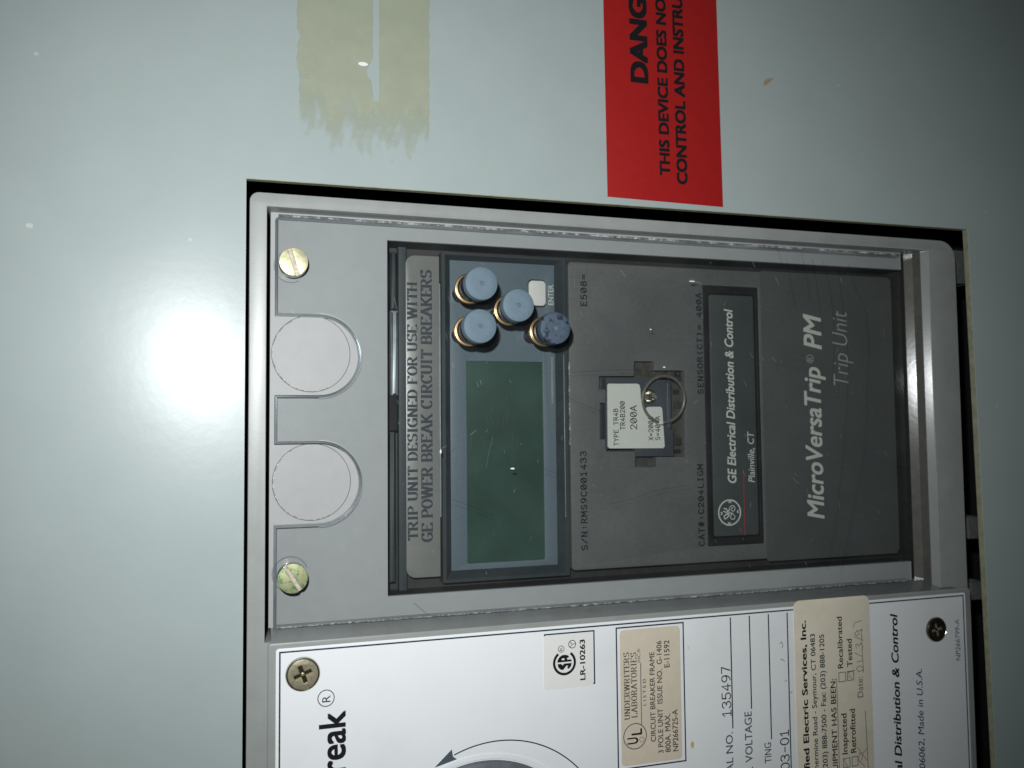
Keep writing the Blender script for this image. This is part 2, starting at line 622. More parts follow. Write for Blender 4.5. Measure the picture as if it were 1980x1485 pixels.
o_ = arc(.3, .5, .3, .5, 90, 450, 24)
G = {   # single-stroke letter skeletons in a cell 0.6 wide, 1 high
    'A': (.66, [[(0, 0), (.33, 1)], [(.33, 1), (.66, 0)], [(.12, .35), (.54, .35)]]),
    'B': (.6, [[(.05, 0), (.05, 1)], [(.05, 1), (.3, 1)] + arc(.3, .76, .24, .24, 90, -90) + [(.05, .52)],
               [(.3, .52)] + arc(.32, .26, .27, .26, 90, -90) + [(.05, 0)]]),
    'C': (.6, [arc(.32, .5, .32, .5, 45, 315, 20)]),
    'D': (.62, [[(.05, 0), (.05, 1)], [(.05, 1), (.22, 1)] + arc(.24, .5, .36, .5, 90, -90, 16) + [(.05, 0)]]),
    'E': (.56, [[(.05, 0), (.05, 1)], [(.05, 1), (.54, 1)], [(.05, .52), (.42, .52)], [(.05, 0), (.56, 0)]]),
    'F': (.54, [[(.05, 0), (.05, 1)], [(.05, 1), (.52, 1)], [(.05, .52), (.40, .52)]]),
    'G': (.64, [arc(.32, .5, .32, .5, 45, 330, 20), [(.36, .45), (.62, .45)], [(.60, .45), (.60, .05)]]),
    'H': (.62, [[(.05, 0), (.05, 1)], [(.57, 0), (.57, 1)], [(.05, .52), (.57, .52)]]),
    'I': (.3, [[(.15, 0), (.15, 1)], [(0.02, 0), (.28, 0)], [(0.02, 1), (.28, 1)]]),
    'K': (.62, [[(.05, 0), (.05, 1)], [(.58, 1), (.05, .38)], [(.22, .58), (.62, 0)]]),
    'L': (.54, [[(.05, 0), (.05, 1)], [(.05, 0), (.54, 0)]]),
    'M': (.66, [[(.04, 0), (.04, 1)], [(.04, 1), (.33, .35)], [(.33, .35), (.62, 1)], [(.62, 1), (.62, 0)]]),
    'N': (.62, [[(.05, 0), (.05, 1)], [(.05, 1), (.57, 0)], [(.57, 0), (.57, 1)]]),
    'O': (.62, [arc(.31, .5, .31, .5, 90, 450, 24)]),
    'P': (.56, [[(.05, 0), (.05, 1)], [(.05, 1), (.3, 1)] + arc(.3, .74, .26, .26, 90, -90) + [(.05, .48)]]),
    'R': (.62, [[(.05, 0), (.05, 1)], [(.05, 1), (.3, 1)] + arc(.3, .75, .25, .25, 90, -90) + [(.05, .5)],
                [(.28, .5), (.6, 0)]]),
    'S': (.56, [arc(.28, .75, .25, .25, 30, 250, 12) + arc(.28, .26, .27, .26, 80, -150, 12)]),
    'T': (.6, [[(.3, 0), (.3, 1)], [(0, 1), (.6, 1)]]),
    'U': (.62, [[(.05, 1), (.05, .3)] + arc(.31, .28, .26, .28, 180, 360, 12) + [(.57, 1)]]),
    'W': (.9, [[(0, 1), (.22, 0)], [(.22, 0), (.45, 1)], [(.45, 1), (.68, 0)], [(.68, 0), (.9, 1)]]),
    'X': (.6, [[(0, 0), (.6, 1)], [(0, 1), (.6, 0)]]),
    'Y': (.6, [[(0, 1), (.3, .5)], [(.6, 1), (.3, .5)], [(.3, .5), (.3, 0)]]),
    '0': (.6, [o_, [(.08, .15), (.52, .85)]]),
    'o': (.6, [o_]),
    '1': (.6, [[(.08, .78), (.3, 1), (.3, 0)], [(.08, 0), (.54, 0)]]),
    '2': (.6, [arc(.3, .72, .27, .28, 170, -20, 12) + [(.03, 0), (.58, 0)]]),
    '3': (.6, [arc(.28, .75, .26, .25, 160, -80, 12), arc(.28, .27, .30, .27, 90, -160, 14)]),
    '4': (.6, [[(.42, 0), (.42, 1), (.02, .3), (.6, .3)]]),
    '5': (.6, [[(.54, 1), (.1, 1), (.06, .55)] + arc(.28, .31, .29, .31, 130, -155, 14)]),
    '6': (.6, [arc(.3, .3, .28, .3, 90, 450, 18), arc(.5, .45, .48, .55, 180, 100, 8)]),
    '7': (.6, [[(.03, 1), (.57, 1), (.24, 0)]]),
    '8': (.6, [arc(.3, .76, .23, .24, 90, 450, 16), arc(.3, .27, .28, .27, 90, 450, 16)]),
    '9': (.6, [arc(.3, .7, .28, .3, 90, 450, 18), arc(.1, .55, .48, .55, 0, -80, 8)]),
    '-': (.5, [[(.06, .48), (.46, .48)]]), '=': (.6, [[(.05, .62), (.55, .62)], [(.05, .36), (.55, .36)]]),
    ':': (.6, [[(.3, .7), (.3, .6)], [(.3, .3), (.3, .2)]]), '/': (.6, [[(.02, .05), (.58, .95)]]),
    '#': (.6, [[(.15, 0), (.25, 1)], [(.38, 0), (.48, 1)], [(0, .66), (.6, .66)], [(0, .34), (.6, .34)]]),
    '(': (.6, [arc(.6, .5, .35, .62, 125, 235, 8)]), ')': (.6, [arc(0, .5, .35, .62, 55, -55, 8)]),
    '.': (.3, [[(.12, .03), (.18, .03)]]),
}


def ribbons(strokes, width, thin=None, zstep=0.0015):
    """flat ribbons along polylines; with thin the pen is broad for upright strokes"""
    vs, fs = [], []
    for si, st in enumerate(strokes):
        n = len(st)
        if n < 2:
            continue
        z = zstep * (si % 9)
        st = [Vector(p) for p in st]
        # square ends pushed out by half a thin width
        e = (thin or width) / 2
        d0 = (st[0] - st[1]); d1 = (st[-1] - st[-2])
        if (st[0] - st[-1]).length > 1e-6 and d0.length > 0 and d1.length > 0:
            st[0] = st[0] + d0.normalized() * e
            st[-1] = st[-1] + d1.normalized() * e
        base = len(vs)
        for i in range(n):
            if i == 0:
                d = st[1] - st[0]
                k = 1
            elif i == n - 1:
                d = st[-1] - st[-2]
                k = 1
            else:
                a, b = (st[i] - st[i - 1]), (st[i + 1] - st[i])
                if a.length < 1e-9 or b.length < 1e-9:
                    a = b = (st[i + 1] - st[i - 1])
                a, b = a.normalized(), b.normalized()
                d = a + b
                if d.length < 1e-6:
                    d = b
                k = 1 / max(0.5, d.normalized().dot(b))
            d = d.normalized() if d.length > 0 else Vector((1, 0))
            wd = width if thin is None else thin + (width - thin) * abs(d.y) ** 1.2
            nrm = Vector((-d.y, d.x)) * wd / 2 * k
            vs.append((st[i].x + nrm.x, st[i].y + nrm.y, z))
            vs.append((st[i].x - nrm.x, st[i].y - nrm.y, z))
        for i in range(n - 1):
            q = base + 2 * i
            fs.append((q, q + 2, q + 3, q + 1) if False else (q + 1, q + 3, q + 2, q))
    me = bpy.data.meshes.new('ribbons')
    me.from_pydata(vs, [], fs)
    return me


def stroke_text(s, box, z, material, parent, pen=0.11, serif=False, mono=True, gap=0.26, name='lettering'):
    strokes, x = [], 0.0
    for ch in s:
        if ch == ' ':
            x += (.6 + gap) if mono else .42
            continue
        w, sts = G[ch]
        off = (0.6 - w) / 2 if mono else 0
        for st in sts:
            pts = [(x + off + a, b) for a, b in st]
            strokes.append(pts)
            if serif:
                for k, kk in ((0, 1), (-1, -2)):
                    (a, b), (c, d) = pts[k], pts[kk]
                    L = math.hypot(c - a, d - b)
                    closed = math.hypot(pts[0][0] - pts[-1][0], pts[0][1] - pts[-1][1]) < 1e-6
                    if closed or L < 1e-6:
                        continue
                    if abs(d - b) / L > .6 and (b < .02 or b > .98):
                        strokes.append([(a - .11, b), (a + .11, b)])
                    elif abs(c - a) / L > .9 and ch in 'EFTL' and (b < .02 or b > .98):
                        strokes.append([(a, b), (a, b + (.16 if b < .5 else -.16))])
                if ch in 'CGS' and len(st) > 6:
                    a, b = pts[0]
                    strokes.append([(a, b - .05), (a, b + .16)])
        x += (.6 if mono else w) + gap
    me = ribbons(strokes, pen * (1.45 if serif else 1), pen * .55 if serif else None)
    for v in me.vertices:
        v.co.z *= 1.0
    return place(me, box, z + 0.05, 0.0, 1.0, material, parent, name)


def line_print(pts, z, width, material, parent, name='printed_line', closed=False):
    """printed line through photo points on plane z"""
    w = [at(px, py, z) for px, py in pts]
    if closed:
        w = w + [w[0]]
    return mm_line(w, z, width, material, parent, name)


def mm_line(w, z, width, material, parent, name='printed_line', many=False):
    me = ribbons(w if many else [w], width)
    for v in me.vertices:
        v.co = Vector((v.co.x, v.co.y, z + 0.05 + v.co.z)) * MM
    finish(me, material)
    return link(name, me, parent)


def ring(cx, cy, r, width, z, material, parent, a0=0.0, a1=360.0, name='printed_ring', n=48):
    """flat printed ring on plane z (mm centre)"""
    vs, fs = [], []
    for i in range(n + 1):
        a = math.radians(a0 + (a1 - a0) * i / n)
        for q in (r - width / 2, r + width / 2):
            vs.append((cx + q * math.cos(a), cy + q * math.sin(a), z + 0.05))
    for i in range(n):
        fs.append((2 * i, 2 * i + 1, 2 * i + 3, 2 * i + 2))
    return solid(name, vs, fs, material, parent)


def disc(name, pts, z, material, parent=None, h=0.05, **kw):
    return prism(name, [pts], z, z + h, material, parent, **kw)


def dpts(lst):
    return [tuple(atd(x, y)) for x, y in lst]


def ppts(lst, z):
    return [tuple(at(x, y, z)) for x, y in lst]


# ------------------------------------------------------------------ heights (mm)
FZ = 1.5         # front of the breaker's moulded frame
LZ = 3.2         # front of the white nameplate
PT = -6.0        # grey plate under the clear cover
CT, CB = -3.2, -5.8   # clear cover, top and underside
TC = -21.0       # bottom of the trip unit's well
TF = -15.0       # front face of the trip unit
BZ = -18.5       # recessed bezel with the display

# ------------------------------------------------------------------ cabinet
cav = solid('cabinet_interior', [(-260, -420, -70), (460, -420, -70), (460, 260, -70), (-260, 260, -70)],
            [(0, 1, 2, 3)], M['black'], kind='structure')

ox0 = atd(472.5, 900).x
ox1 = atd(1877, 550).x
oy1 = atd(1180, 394).y
oy0 = oy1 - 330
door = empty('cabinet_door', 0, 0, 0,
             'pale grey green painted steel door with a rectangular cutout around the breaker', 'cabinet door')
prism('door_sheet', [[(-520, -520), (700, -520), (700, 520), (-520, 520)],
                     [(ox0, oy0), (ox0, oy1), (ox1, oy1), (ox1, oy0)]], -2.6, 0.0, M['door'], door, bevel=0.12)
# the cut edge of the sheet, painted cream
e = 0.35
for nm, q in (('cut_edge', (ox1 - e, oy0, ox1, oy1)), ('cut_edge', (ox0, oy1 - .18, ox1 - e, oy1))):
    prism(nm, [rrect(*q)], -2.7, -0.16, M['door_edge'], door)

for (l, t, r, b, tx) in ((1838, 484, 1866, 548, 'pale steel bracket behind the gap at the upper right frame corner'),
                         (1872, 1000, 1890, 1042, 'small pale bracket behind the right gap, halfway down'),
                         (1878, 1126, 1896, 1160, 'small pale bracket behind the right gap, beside the nameplate corner')):
    x0, y0, x1, y1 = span(l, t, r, b, -9)
    br = empty('bracket', (x0 + x1) / 2, (y0 + y1) / 2, -9, tx, 'bracket', 'steel brackets behind the right gap')
    prism('flange', [rrect(x0, y0, x1 + 4, y1, .6)], -11, -9, M['bracket'], br, bevel=.3)
    prism('web', [rrect(x1 + 2, y0, x1 + 4, y1, .3)], -66, -11, M['bracket'], br)

# ------------------------------------------------------------------ breaker housing
brk = empty('circuit_breaker', 0, 0, -30,
            'large grey moulded circuit breaker filling the cutout, white nameplate on its lower half', 'circuit breaker')
fx0 = at(480, 830, FZ).x
fx1 = at(1861, 868, FZ).x
fy1 = at(1170, 419, FZ).y
hx0 = at(514, 830, FZ).x
hx1 = at(1806, 790, FZ).x
hy1 = at(1150, 441, FZ).y
hy0 = at(1150, 1194, LZ).y
fr_in = [(hx0, hy0), (hx0, hy1), (hx1, hy1), (hx1, hy0)]
prism('frame', [rrect(fx0, oy0 + 4, fx1, fy1, 7.0, corners=(1, 1, 1.15, .45)), fr_in], -26, FZ, M['frame'], brk, bevel=0.25)
# right inner side: two slanted lands with a step between
def slope_start(px, x1, z1, tilt):
    """foot of a land that ends at (x1, z1) and rises at the given tilt"""
    z0 = z1 - 3.0
    for _ in range(40):
        z0 += .5 * ((z1 - tilt * (x1 - at(px, 790, z0).x)) - z0)
    return at(px, 790, z0).x, z0


xa1, za1 = at(1783, 790, -4.6).x, -4.6
xa0, za0 = slope_start(1757, xa1, za1, 1.0)
zb1 = FZ - .35
xb0, zb0 = slope_start(1790, hx1, zb1, 1.02)
yl, yh = hy0 + .2, hy1 - .05


def slant(name, x0, z0, x1, z1, material, parent):
    vs = []
    for y in (yl, yh):
        vs += [(x0, y, z0), (x1, y, z1), (x1, y, -24), (x0, y, -24)]
    return solid(name, vs, [(0, 1, 2, 3), (4, 7, 6, 5), (0, 4, 5, 1), (1, 5, 6, 2), (2, 6, 7, 3), (3, 7, 4, 0)],
                 material, parent)


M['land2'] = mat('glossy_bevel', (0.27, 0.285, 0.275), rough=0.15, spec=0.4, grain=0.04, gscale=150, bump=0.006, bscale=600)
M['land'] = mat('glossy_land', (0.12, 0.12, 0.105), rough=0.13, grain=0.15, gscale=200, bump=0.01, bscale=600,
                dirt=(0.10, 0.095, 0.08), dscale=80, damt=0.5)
slant('inner_land', xa0, za0, xa1, za1, M['land'], brk)
slant('inner_step', xa1 + .02, za1 + .1, xb0, zb0 - .25, M['land'], brk)
slant('inner_bevel', xb0 + .02, zb0, hx1 - .02, zb1, M['land2'], brk)

# sloping ledge between cover and nameplate
ly0 = at(1150, 1169, -4.5).y
lx0, lx1 = at(524, 1230, 0).x, at(1852, 1150, LZ).x
vs = [(lx0, ly0, -4.6), (lx1 - 9, ly0, -4.6), (lx1, hy0, LZ - .3), (lx0, hy0, LZ - .3),
      (lx0, ly0, -26), (lx1 - 9, ly0, -26), (lx1, hy0, -26), (lx0, hy0, -26)]
solid('ledge', vs, [(0, 1, 2, 3), (4, 7, 6, 5), (0, 4, 5, 1), (1, 5, 6, 2), (2, 6, 7, 3), (3, 7, 4, 0)], M['ledge'], brk)
# lower body carrying the nameplate
bx0, bx1 = at(517, 1350, LZ - .3).x, at(1884, 1330, LZ - .3).x
by0 = oy0 + 8
prism('lower_body', [rrect(bx0, by0, bx1, hy0 + .0, 2.2, corners=(1, 1, 1, .6))], FZ - .2, LZ - .25, M['frame'], brk, bevel=.6)

# grey plate round the window (three arms)
px0 = at(521, 830, PT).x
wx0 = at(749.5, 810, PT).x
pxr = at(1752, 800, PT).x
wy1 = at(1245, 493, PT).y
wy0 = at(1245, 1120, PT).y
pl = [(px0, ly0 - .0), (px0, hy1 - .02), (pxr, hy1 - .02), (pxr, wy1), (wx0, wy1), (wx0, wy0), (pxr, wy0), (pxr, ly0)]
pl = [(x, y) for x, y in pl]
prism('window_plate', [pl[::-1]], PT - 2.2, PT, M['plate'], brk, bevel=0.18)
q_ = .35    # dark walls of the well, set back a little under the plate
wl = [(px0, ly0), (px0, hy1 - .02), (pxr, hy1 - .02), (pxr, wy1 + q_), (wx0 - q_, wy1 + q_), (wx0 - q_, wy0 - q_), (pxr, wy0 - q_), (pxr, ly0)]
prism('well_wall', [wl[::-1]], -21, PT - 2.25, M['dark2'], brk)
prism('end_wall', [rrect(xa0 - .35, yl + .3, xa0 - .03, yh - .3)], -24, za0 - .15, M['dark2'], brk)
for (cx, cy, r) in ((602, 684, 74), (603, 932, 74.5)):
    c = at(cx, cy, PT)
    rr = abs(at(cx, cy + r, PT).y - c.y)
    # knockout groove drawn flat: dark ring, lit lip painted as a pale arc
    ring(c.x, c.y, rr, .22, PT - .02, M['ink_fade'], brk, name='knockout_mark', n=72)
    ring(c.x, c.y, rr - .25, .22, PT - .01, M['sparkle'], brk, a0=120, a1=300, name='knockout_mark', n=50)

# nameplate ---------------------------------------------------------------
nx0 = at(533, 1350, LZ).x
nx1 = at(1872, 1300, LZ).x
ny1 = at(1150, 1204.5, LZ).y
name = prism('nameplate', [rrect(nx0, by0 + 2, nx1, ny1, 1.0)], LZ - .25, LZ, M['white'], brk, bevel=.08)
bl = at(540.5, 1400, LZ).x
br_ = at(1867.5, 1300, LZ).x
bt = at(1150, 1211, LZ).y
mm_line([(bl, by0 + 6), (bl, bt), (br_, bt), (br_, by0 + 6)], LZ, .55, M['blue_ink'], name)

text('reak', (616.5, 1492, 668.5, 1373), LZ, M['ink'], name, bold=.021)
c = at(630.5, 1350, LZ)
ring(c.x, c.y, 2.75, .3, LZ, M['ink'], name)
text('R', (623, 1357, 639, 1344), LZ, M['ink'], name)


def c3(a, b, c):
    (ax_, ay_), (bx, by), (cx, cy) = a, b, c
    d = 2 * (ax_ * (by - cy) + bx * (cy - ay_) + cx * (ay_ - by))
    ux = ((ax_**2 + ay_**2) * (by - cy) + (bx**2 + by**2) * (cy - ay_) + (cx**2 + cy**2) * (ay_ - by)) / d
    uy = ((ax_**2 + ay_**2) * (cx - bx) + (bx**2 + by**2) * (ax_ - cx) + (cx**2 + cy**2) * (bx - ax_)) / d
    return ux, uy, math.hypot(ax_ - ux, ay_ - uy)


ux, uy, ur = c3(at(878, 1460, LZ), at(985, 1431, LZ), at(1117, 1484, LZ))
a_l = math.degrees(math.atan2(at(878, 1460, LZ).y - uy, at(878, 1460, LZ).x - ux))
ring(ux, uy, ur, .45, LZ, M['blue_ink'], name, a0=-20, a1=a_l, n=90)
disc('arrow_head', ppts([(840, 1484.5), (873.5, 1449), (876, 1463), (883.5, 1468)], LZ), LZ, M['grey_ink'], name)
dx, dy, dr = c3(at(877, 1484, LZ), at(960, 1467, LZ), at(1036, 1484, LZ))
prism('dial_ring', [circ(dx, dy, dr + 2.0, 96), circ(dx, dy, dr, 96)], LZ, LZ + .22, M['white'], name, bevel=.1)
dial = empty('rotary_handle', dx, dy, LZ, 'round dark grey handle hub peeking over the bottom edge of the photo', 'handle')
lathe('hub', [(0, LZ + 2.2), (dr - 2.6, LZ + 2.2), (dr - .9, LZ + 1.4), (dr - .4, LZ + .02)], dx, dy, M['dial'], dial, n=96)
lathe('grip', [(0, LZ + 11), (dr * .32, LZ + 11), (dr * .36, LZ + 10), (dr * .4, LZ + 2.2)], dx, dy, M['dial'], dial, n=64)

# serial number block
for a, b in (((1411, 1195.5), (1418, 1407)), ((1448, 1192), (1453.8, 1369)), ((1484.5, 1189), (1492.6, 1428)),
             ((1520.7, 1186), (1531, 1490))):
    xm = at((a[0] + b[0]) / 2, (a[1] + b[1]) / 2, LZ).x
    mm_line([(xm, at(a[0], a[1], LZ).y), (xm, at(b[0], b[1], LZ).y)], LZ, .55, M['blue_ink'], name)
stroke_text('135497', (1396, 1385, 1412.5, 1287.5), LZ, M['ink'], name, pen=.11, gap=.2)
text('AL NO.', (1404, 1492, 1417.5, 1415), LZ, M['grey_ink'], name, bold=.008)
text('L', (1441.5, 1489, 1456, 1482), LZ, M['grey_ink'], name, bold=.008)
text('VOLTAGE', (1440.5, 1473, 1454.5, 1375), LZ, M['grey_ink'], name, bold=.008)
text('TING', (1478.5, 1474.5, 1491.5, 1435), LZ, M['grey_ink'], name, bold=.008)
stroke_text('o3-o1', (1509.5, 1488, 1525.5, 1410.5), LZ, M['ink'], name, pen=.12, gap=.18)
for q in ([(1508, 1245), (1511, 1241), (1514, 1247), (1512, 1252)], [(1509, 1276), (1512, 1274), (1517, 1279)],
          [(1518, 1318), (1521, 1315)], [(1528, 1340), (1532, 1336)]):
    line_print(q, LZ, .22, M['ink_fade'], name)
text('al Distribution & Control', (1726, 1491, 1740, 1185), LZ, M['ink'], name, bold=.022, shear=.22)
text('06062, Made in U.S.A.', (1774.5, 1486, 1786, 1293), LZ, M['blue_ink'], name, bold=.004, shear=.22)
text('NP266799-A', (1847.5, 1277, 1856, 1197.5), LZ, M['grey_ink'], name, shear=.15)
# printed boxes round the approval stickers
x0, y0, x1, y1 = span(1053.5, 1223.5, 1149, 1326, LZ)
mm_line([(x0, y0), (x0, y1), (x1, y1), (x1, y0), (x0, y0)], LZ, .55, M['blue_ink'], name)
x0, y0, x1, y1 = span(1193.5, 1209, 1323.5, 1480, LZ)
mm_line([(x0, y0), (x0, y1), (x1, y1), (x1, y0), (x0, y0)], LZ, .55, M['blue_ink'], name)
# glue stains
disc('stain', [(x + random.uniform(-.15, .15), y + random.uniform(-.2, .2)) for x, y in
               circ(*at(1339, 1440, LZ), .8, 14, 1.35)], LZ, M['stain'], name, h=.03)
disc('stain', circ(*at(1331, 1252, LZ), .45, 10, .7), LZ, M['beige'], name, h=.03)


def cross(cx, cy, L, w, rot):
    pts = [(w, w), (w, L), (-w, L), (-w, w), (-L, w), (-L, -w), (-w, -w), (-w, -L), (w, -L), (w, -w), (L, -w), (L, w)]
    c_, s_ = math.cos(rot), math.sin(rot)
    return [(cx + x * c_ - y * s_, cy + x * s_ + y * c_) for x, y in pts]


def phillips(px, py, r, rot, label, m1, m2):
    c = at(px, py, LZ)
    t = empty('nameplate_screw', c.x, c.y, LZ, label, 'screw', 'screws holding the nameplate')
    lathe('washer_rim', [(r * .90, LZ + .30), (r * .96, LZ + .62), (r, LZ + .5), (r * 1.05, LZ + .02)], c.x, c.y, M['steel'], t)
    # dished head with a cross recess
    prism('head', [circ(c.x, c.y, r * .91, 48), cross(c.x, c.y, r * .55, r * .13, rot)], LZ + .05, LZ + .75, m1, t, bevel=.16)
    disc('recess', cross(c.x, c.y, r * .57, r * .15, rot), LZ + .02, m2, t, h=.08)
    for k in range(4):
        a = rot + PI / 4 + k * PI / 2
        disc('wing', circ(c.x + r * .52 * math.cos(a), c.y + r * .52 * math.sin(a), r * .17, 16), LZ + .70, m1, t, h=.22)
    lathe('centre_boss', [(0, LZ + .5), (r * .10, LZ + .3), (r * .12, LZ + .1)], c.x, c.y, m1, t, n=16)
    return t


phillips(585.5, 1303.5, 5.6, .35, 'bright tarnished brass cross head screw beside the word ending in eak',
         M['antique'], M['antique_dark'])
phillips(1810, 1217, 5.2, .2, 'dark cross head screw at the right end of the nameplate', M['antique_dark'], M['antique'])

# ------------------------------------------------------------------ stickers on the nameplate
SZ = LZ + .12
x0, y0, x1, y1 = span(1051.5, 1226, 1146.5, 1330, SZ)
csa = empty('approval_sticker', (x0 + x1) / 2, (y0 + y1) / 2, LZ,
            'small white sticker with round CSA style mark and LR-10263 printed beside it', 'sticker')
prism('paper', [rrect(x0, y0, x1, y1, .6)], LZ + .01, SZ, M['csa'], csa)
c = at(1091.5, 1281.5, SZ)
ring(c.x, c.y, 4.15, .95, SZ, M['ink'], csa, a0=90 + 36, a1=90 + 324, name='mark')
# the two half-letters inside the ring, drawn lying on their side (reading upwards)


def mark(lst, name='mark', parent=csa, z=SZ, m=M['ink']):
    """letters given in (reading, height) units around the mark's centre"""
    return disc(name, [(c.x - h, c.y + u) for u, h in lst], z, m, parent, h=.06)


R_ = 3.0
half = lambda s, n=14, r=R_: [(s * (0.25 + (r - .25) * math.sin(PI * i / n)), r * math.cos(PI * i / n)) for i in range(n + 1)]
# S : half disc cut by two wedges
mark([(-.3, 2.8), (-.3, 1.3), (-1.0, .75), (-.3, .2), (-.3, -2.9), (-1.6, -2.5), (-2.4, -1.6), (-1.9, -1.0), (-1.25, -1.5), (-1.1, -.7),
      (-2.6, .55), (-2.4, 1.6), (-1.5, 2.5)])
# A
mark([(.3, 2.9), (.3, -2.9), (1.05, -2.7), (1.05, -1.2), (1.6, -.9), (1.9, -1.9), (2.6, -1.5), (2.9, -.5), (2.9, .8), (2.3, 1.9), (1.4, 2.6)])
disc('mark', [(c.x - h, c.y + u) for u, h in ((1.05, .1), (1.5, -.1), (1.75, .5), (1.5, 1.2), (1.05, 1.1))], SZ + .07, M['csa'], csa, h=.03)
c2 = at(1085, 1255, SZ)
ring(c2.x, c2.y, 1.15, .22, SZ, M['ink'], csa, name='mark')
text('R', (1082.5, 1258, 1087.5, 1252), SZ, M['ink'], csa)
c2 = at(1106.3, 1245.5, SZ)
ring(c2.x, c2.y, 1.42, .26, SZ, M['ink'], csa, name='mark')
mm_line([[tuple(c2), (c2.x + 1.3, c2.y + .1)], [tuple(c2), (c2.x - .9, c2.y + .9)], [tuple(c2), (c2.x - .8, c2.y - 1.0)]],
        SZ, .22, M['ink'], csa, 'mark', many=True)
text('LR-10263', (1121.3, 1314.5, 1131.5, 1236), SZ, M['ink'], csa, bold=.024)

x0, y0, x1, y1 = span(1200, 1214, 1317, 1475, SZ)
ul = empty('listing_sticker', (x0 + x1) / 2, (y0 + y1) / 2, LZ,
           'tan listing sticker headed UNDERWRITERS LABORATORIES with round UL mark', 'sticker')
prism('paper', [rrect(x0, y0, x1, y1, 1.6)], LZ + .01, SZ, M['tan'], ul)
IK = M['ink_fade']
stroke_text('UNDERWRITERS', (1207, 1391.5, 1217, 1261), SZ, IK, ul, pen=.12, serif=True, mono=False)
stroke_text('LABORATORIES', (1220.5, 1387.5, 1231, 1261), SZ, IK, ul, pen=.12, serif=True, mono=False)
text('INC.®', (1232.3, 1280.7, 1238, 1254), SZ, IK, ul)
line_print([(1238.5, 1283), (1240.5, 1400)], SZ, .32, M['grey_ink'], ul)
text('LISTED', (1243.3, 1364, 1249, 1312.5), SZ, IK, ul, spacing=1.6, bold=.01)
text('CIRCUIT BREAKER FRAME', (1257, 1433.7, 1266.8, 1260), SZ, IK, ul, bold=.012)
text('3 POLE UNIT  ISSUE NO.  G-1406', (1271, 1456, 1281, 1238.5), SZ, IK, ul, bold=.012)
text('E-11592', (1284, 1290, 1294.5, 1237.5), SZ, IK, ul, bold=.012)
text('800A. MAX.', (1286, 1454, 1296.5, 1379), SZ, IK, ul, bold=.012)
text('NP266725-A', (1300.5, 1452, 1311, 1371), SZ, IK, ul, bold=.012)
c = at(1228, 1423.5, SZ)
ring(c.x, c.y, 4.75, .36, SZ, M['grey_ink'], ul, name='mark')
text('U', (1213, 1437.5, 1234, 1424.8), SZ, M['ink'], ul, bold=.02)
text('L', (1221, 1419.8, 1241.5, 1408), SZ, M['ink'], ul, bold=.02)
c2 = at(1241, 1429.8, SZ)
ring(c2.x, c2.y, .95, .16, SZ, IK, ul, name='mark')

# inspection sticker
x0, _, x1, y1 = span(1538, 1156, 1685.5, 1485, SZ)
y0 = at(1612, 1560, SZ).y
ins = empty('inspection_sticker', (x0 + x1) / 2, (y0 + y1) / 2, LZ,
            'beige inspection sticker with tick boxes and handwritten date, lapping the nameplate edge', 'sticker')
prism('paper', [rrect(x0, y0, x1, y1, 3.0)], LZ + .01, SZ + .05, M['beige'], ins, bevel=.03)
QZ = SZ + .05
text('fied Electric Services, Inc.', (1551, 1488, 1562, 1199), QZ, M['ink'], ins, bold=.026)
text('hermine Road - Seymour, CT 06483', (1570, 1487, 1579.3, 1225), QZ, M['blue_ink'], ins, bold=.012)
text('(203) 888-7500 - Fax: (203) 888-1205', (1587.5, 1489, 1597, 1226), QZ, M['blue_ink'], ins, bold=.012)
text('UIPMENT HAS BEEN:', (1608, 1490, 1618, 1312), QZ, M['ink'], ins, bold=.012)
line_print([(1617.5, 1312), (1623, 1490)], QZ, .28, M['grey_ink'], ins)
text('Inspected', (1627.5, 1458, 1638, 1379), QZ, M['ink'], ins, bold=.014)
text('Recalibrated', (1619, 1292, 1629, 1192), QZ, M['ink'], ins, bold=.012)
text('Retrofitted', (1644, 1455, 1654.5, 1370), QZ, M['ink'], ins, bold=.014)
text('Tested', (1637.5, 1289, 1647.5, 1235), QZ, M['ink'], ins, bold=.012)
text('Date:', (1658, 1348, 1668.5, 1308), QZ, M['grey_ink'], ins)
for (l, t, r, b) in ((1622, 1300, 1635, 1317.5), (1631, 1466, 1643.5, 1483.5), (1638.5, 1298, 1650.5, 1315), (1647.5, 1463, 1659, 1480.5)):
    q = span(l, t, r, b, QZ)
    mm_line([(q[0], q[1]), (q[0], q[3]), (q[2], q[3]), (q[2], q[1]), (q[0], q[1] - .1)], QZ, .3, M['grey_ink'], ins, 'tick_box')
for q in ([(1634, 1478), (1640, 1483), (1632, 1468)], [(1641, 1308), (1648, 1313), (1640, 1300), (1652, 1296)]):
    line_print(q, QZ, .35, M['pen'], ins, 'pen_stroke')
line_print([(1665, 1215.5), (1669.3, 1300)], QZ, .26, M['grey_ink'], ins)
line_print([(1673, 1374.6), (1679, 1486)], QZ, .3, M['grey_ink'], ins)
hand = [[(1668, 1296), (1660, 1299), (1656, 1292), (1662, 1287), (1669, 1290), (1668, 1297)],
        [(1657, 1280), (1669, 1277)], [(1668, 1270), (1652, 1262)],
        [(1656, 1254), (1654, 1247), (1659, 1245), (1660, 1250), (1664, 1243), (1668, 1250), (1666, 1257)],
        [(1669, 1238), (1652, 1231)],
        [(1652, 1226), (1657, 1219), (1661, 1226), (1656, 1230), (1653, 1226)], [(1658, 1220), (1668, 1218)],
        [(1650, 1213), (1652, 1204), (1666, 1200)],
        [(1672, 1482), (1660, 1470), (1662, 1455), (1668, 1462), (1664, 1472)], [(1676, 1470), (1658, 1445)],
        [(1667, 1458), (1677, 1446)]]
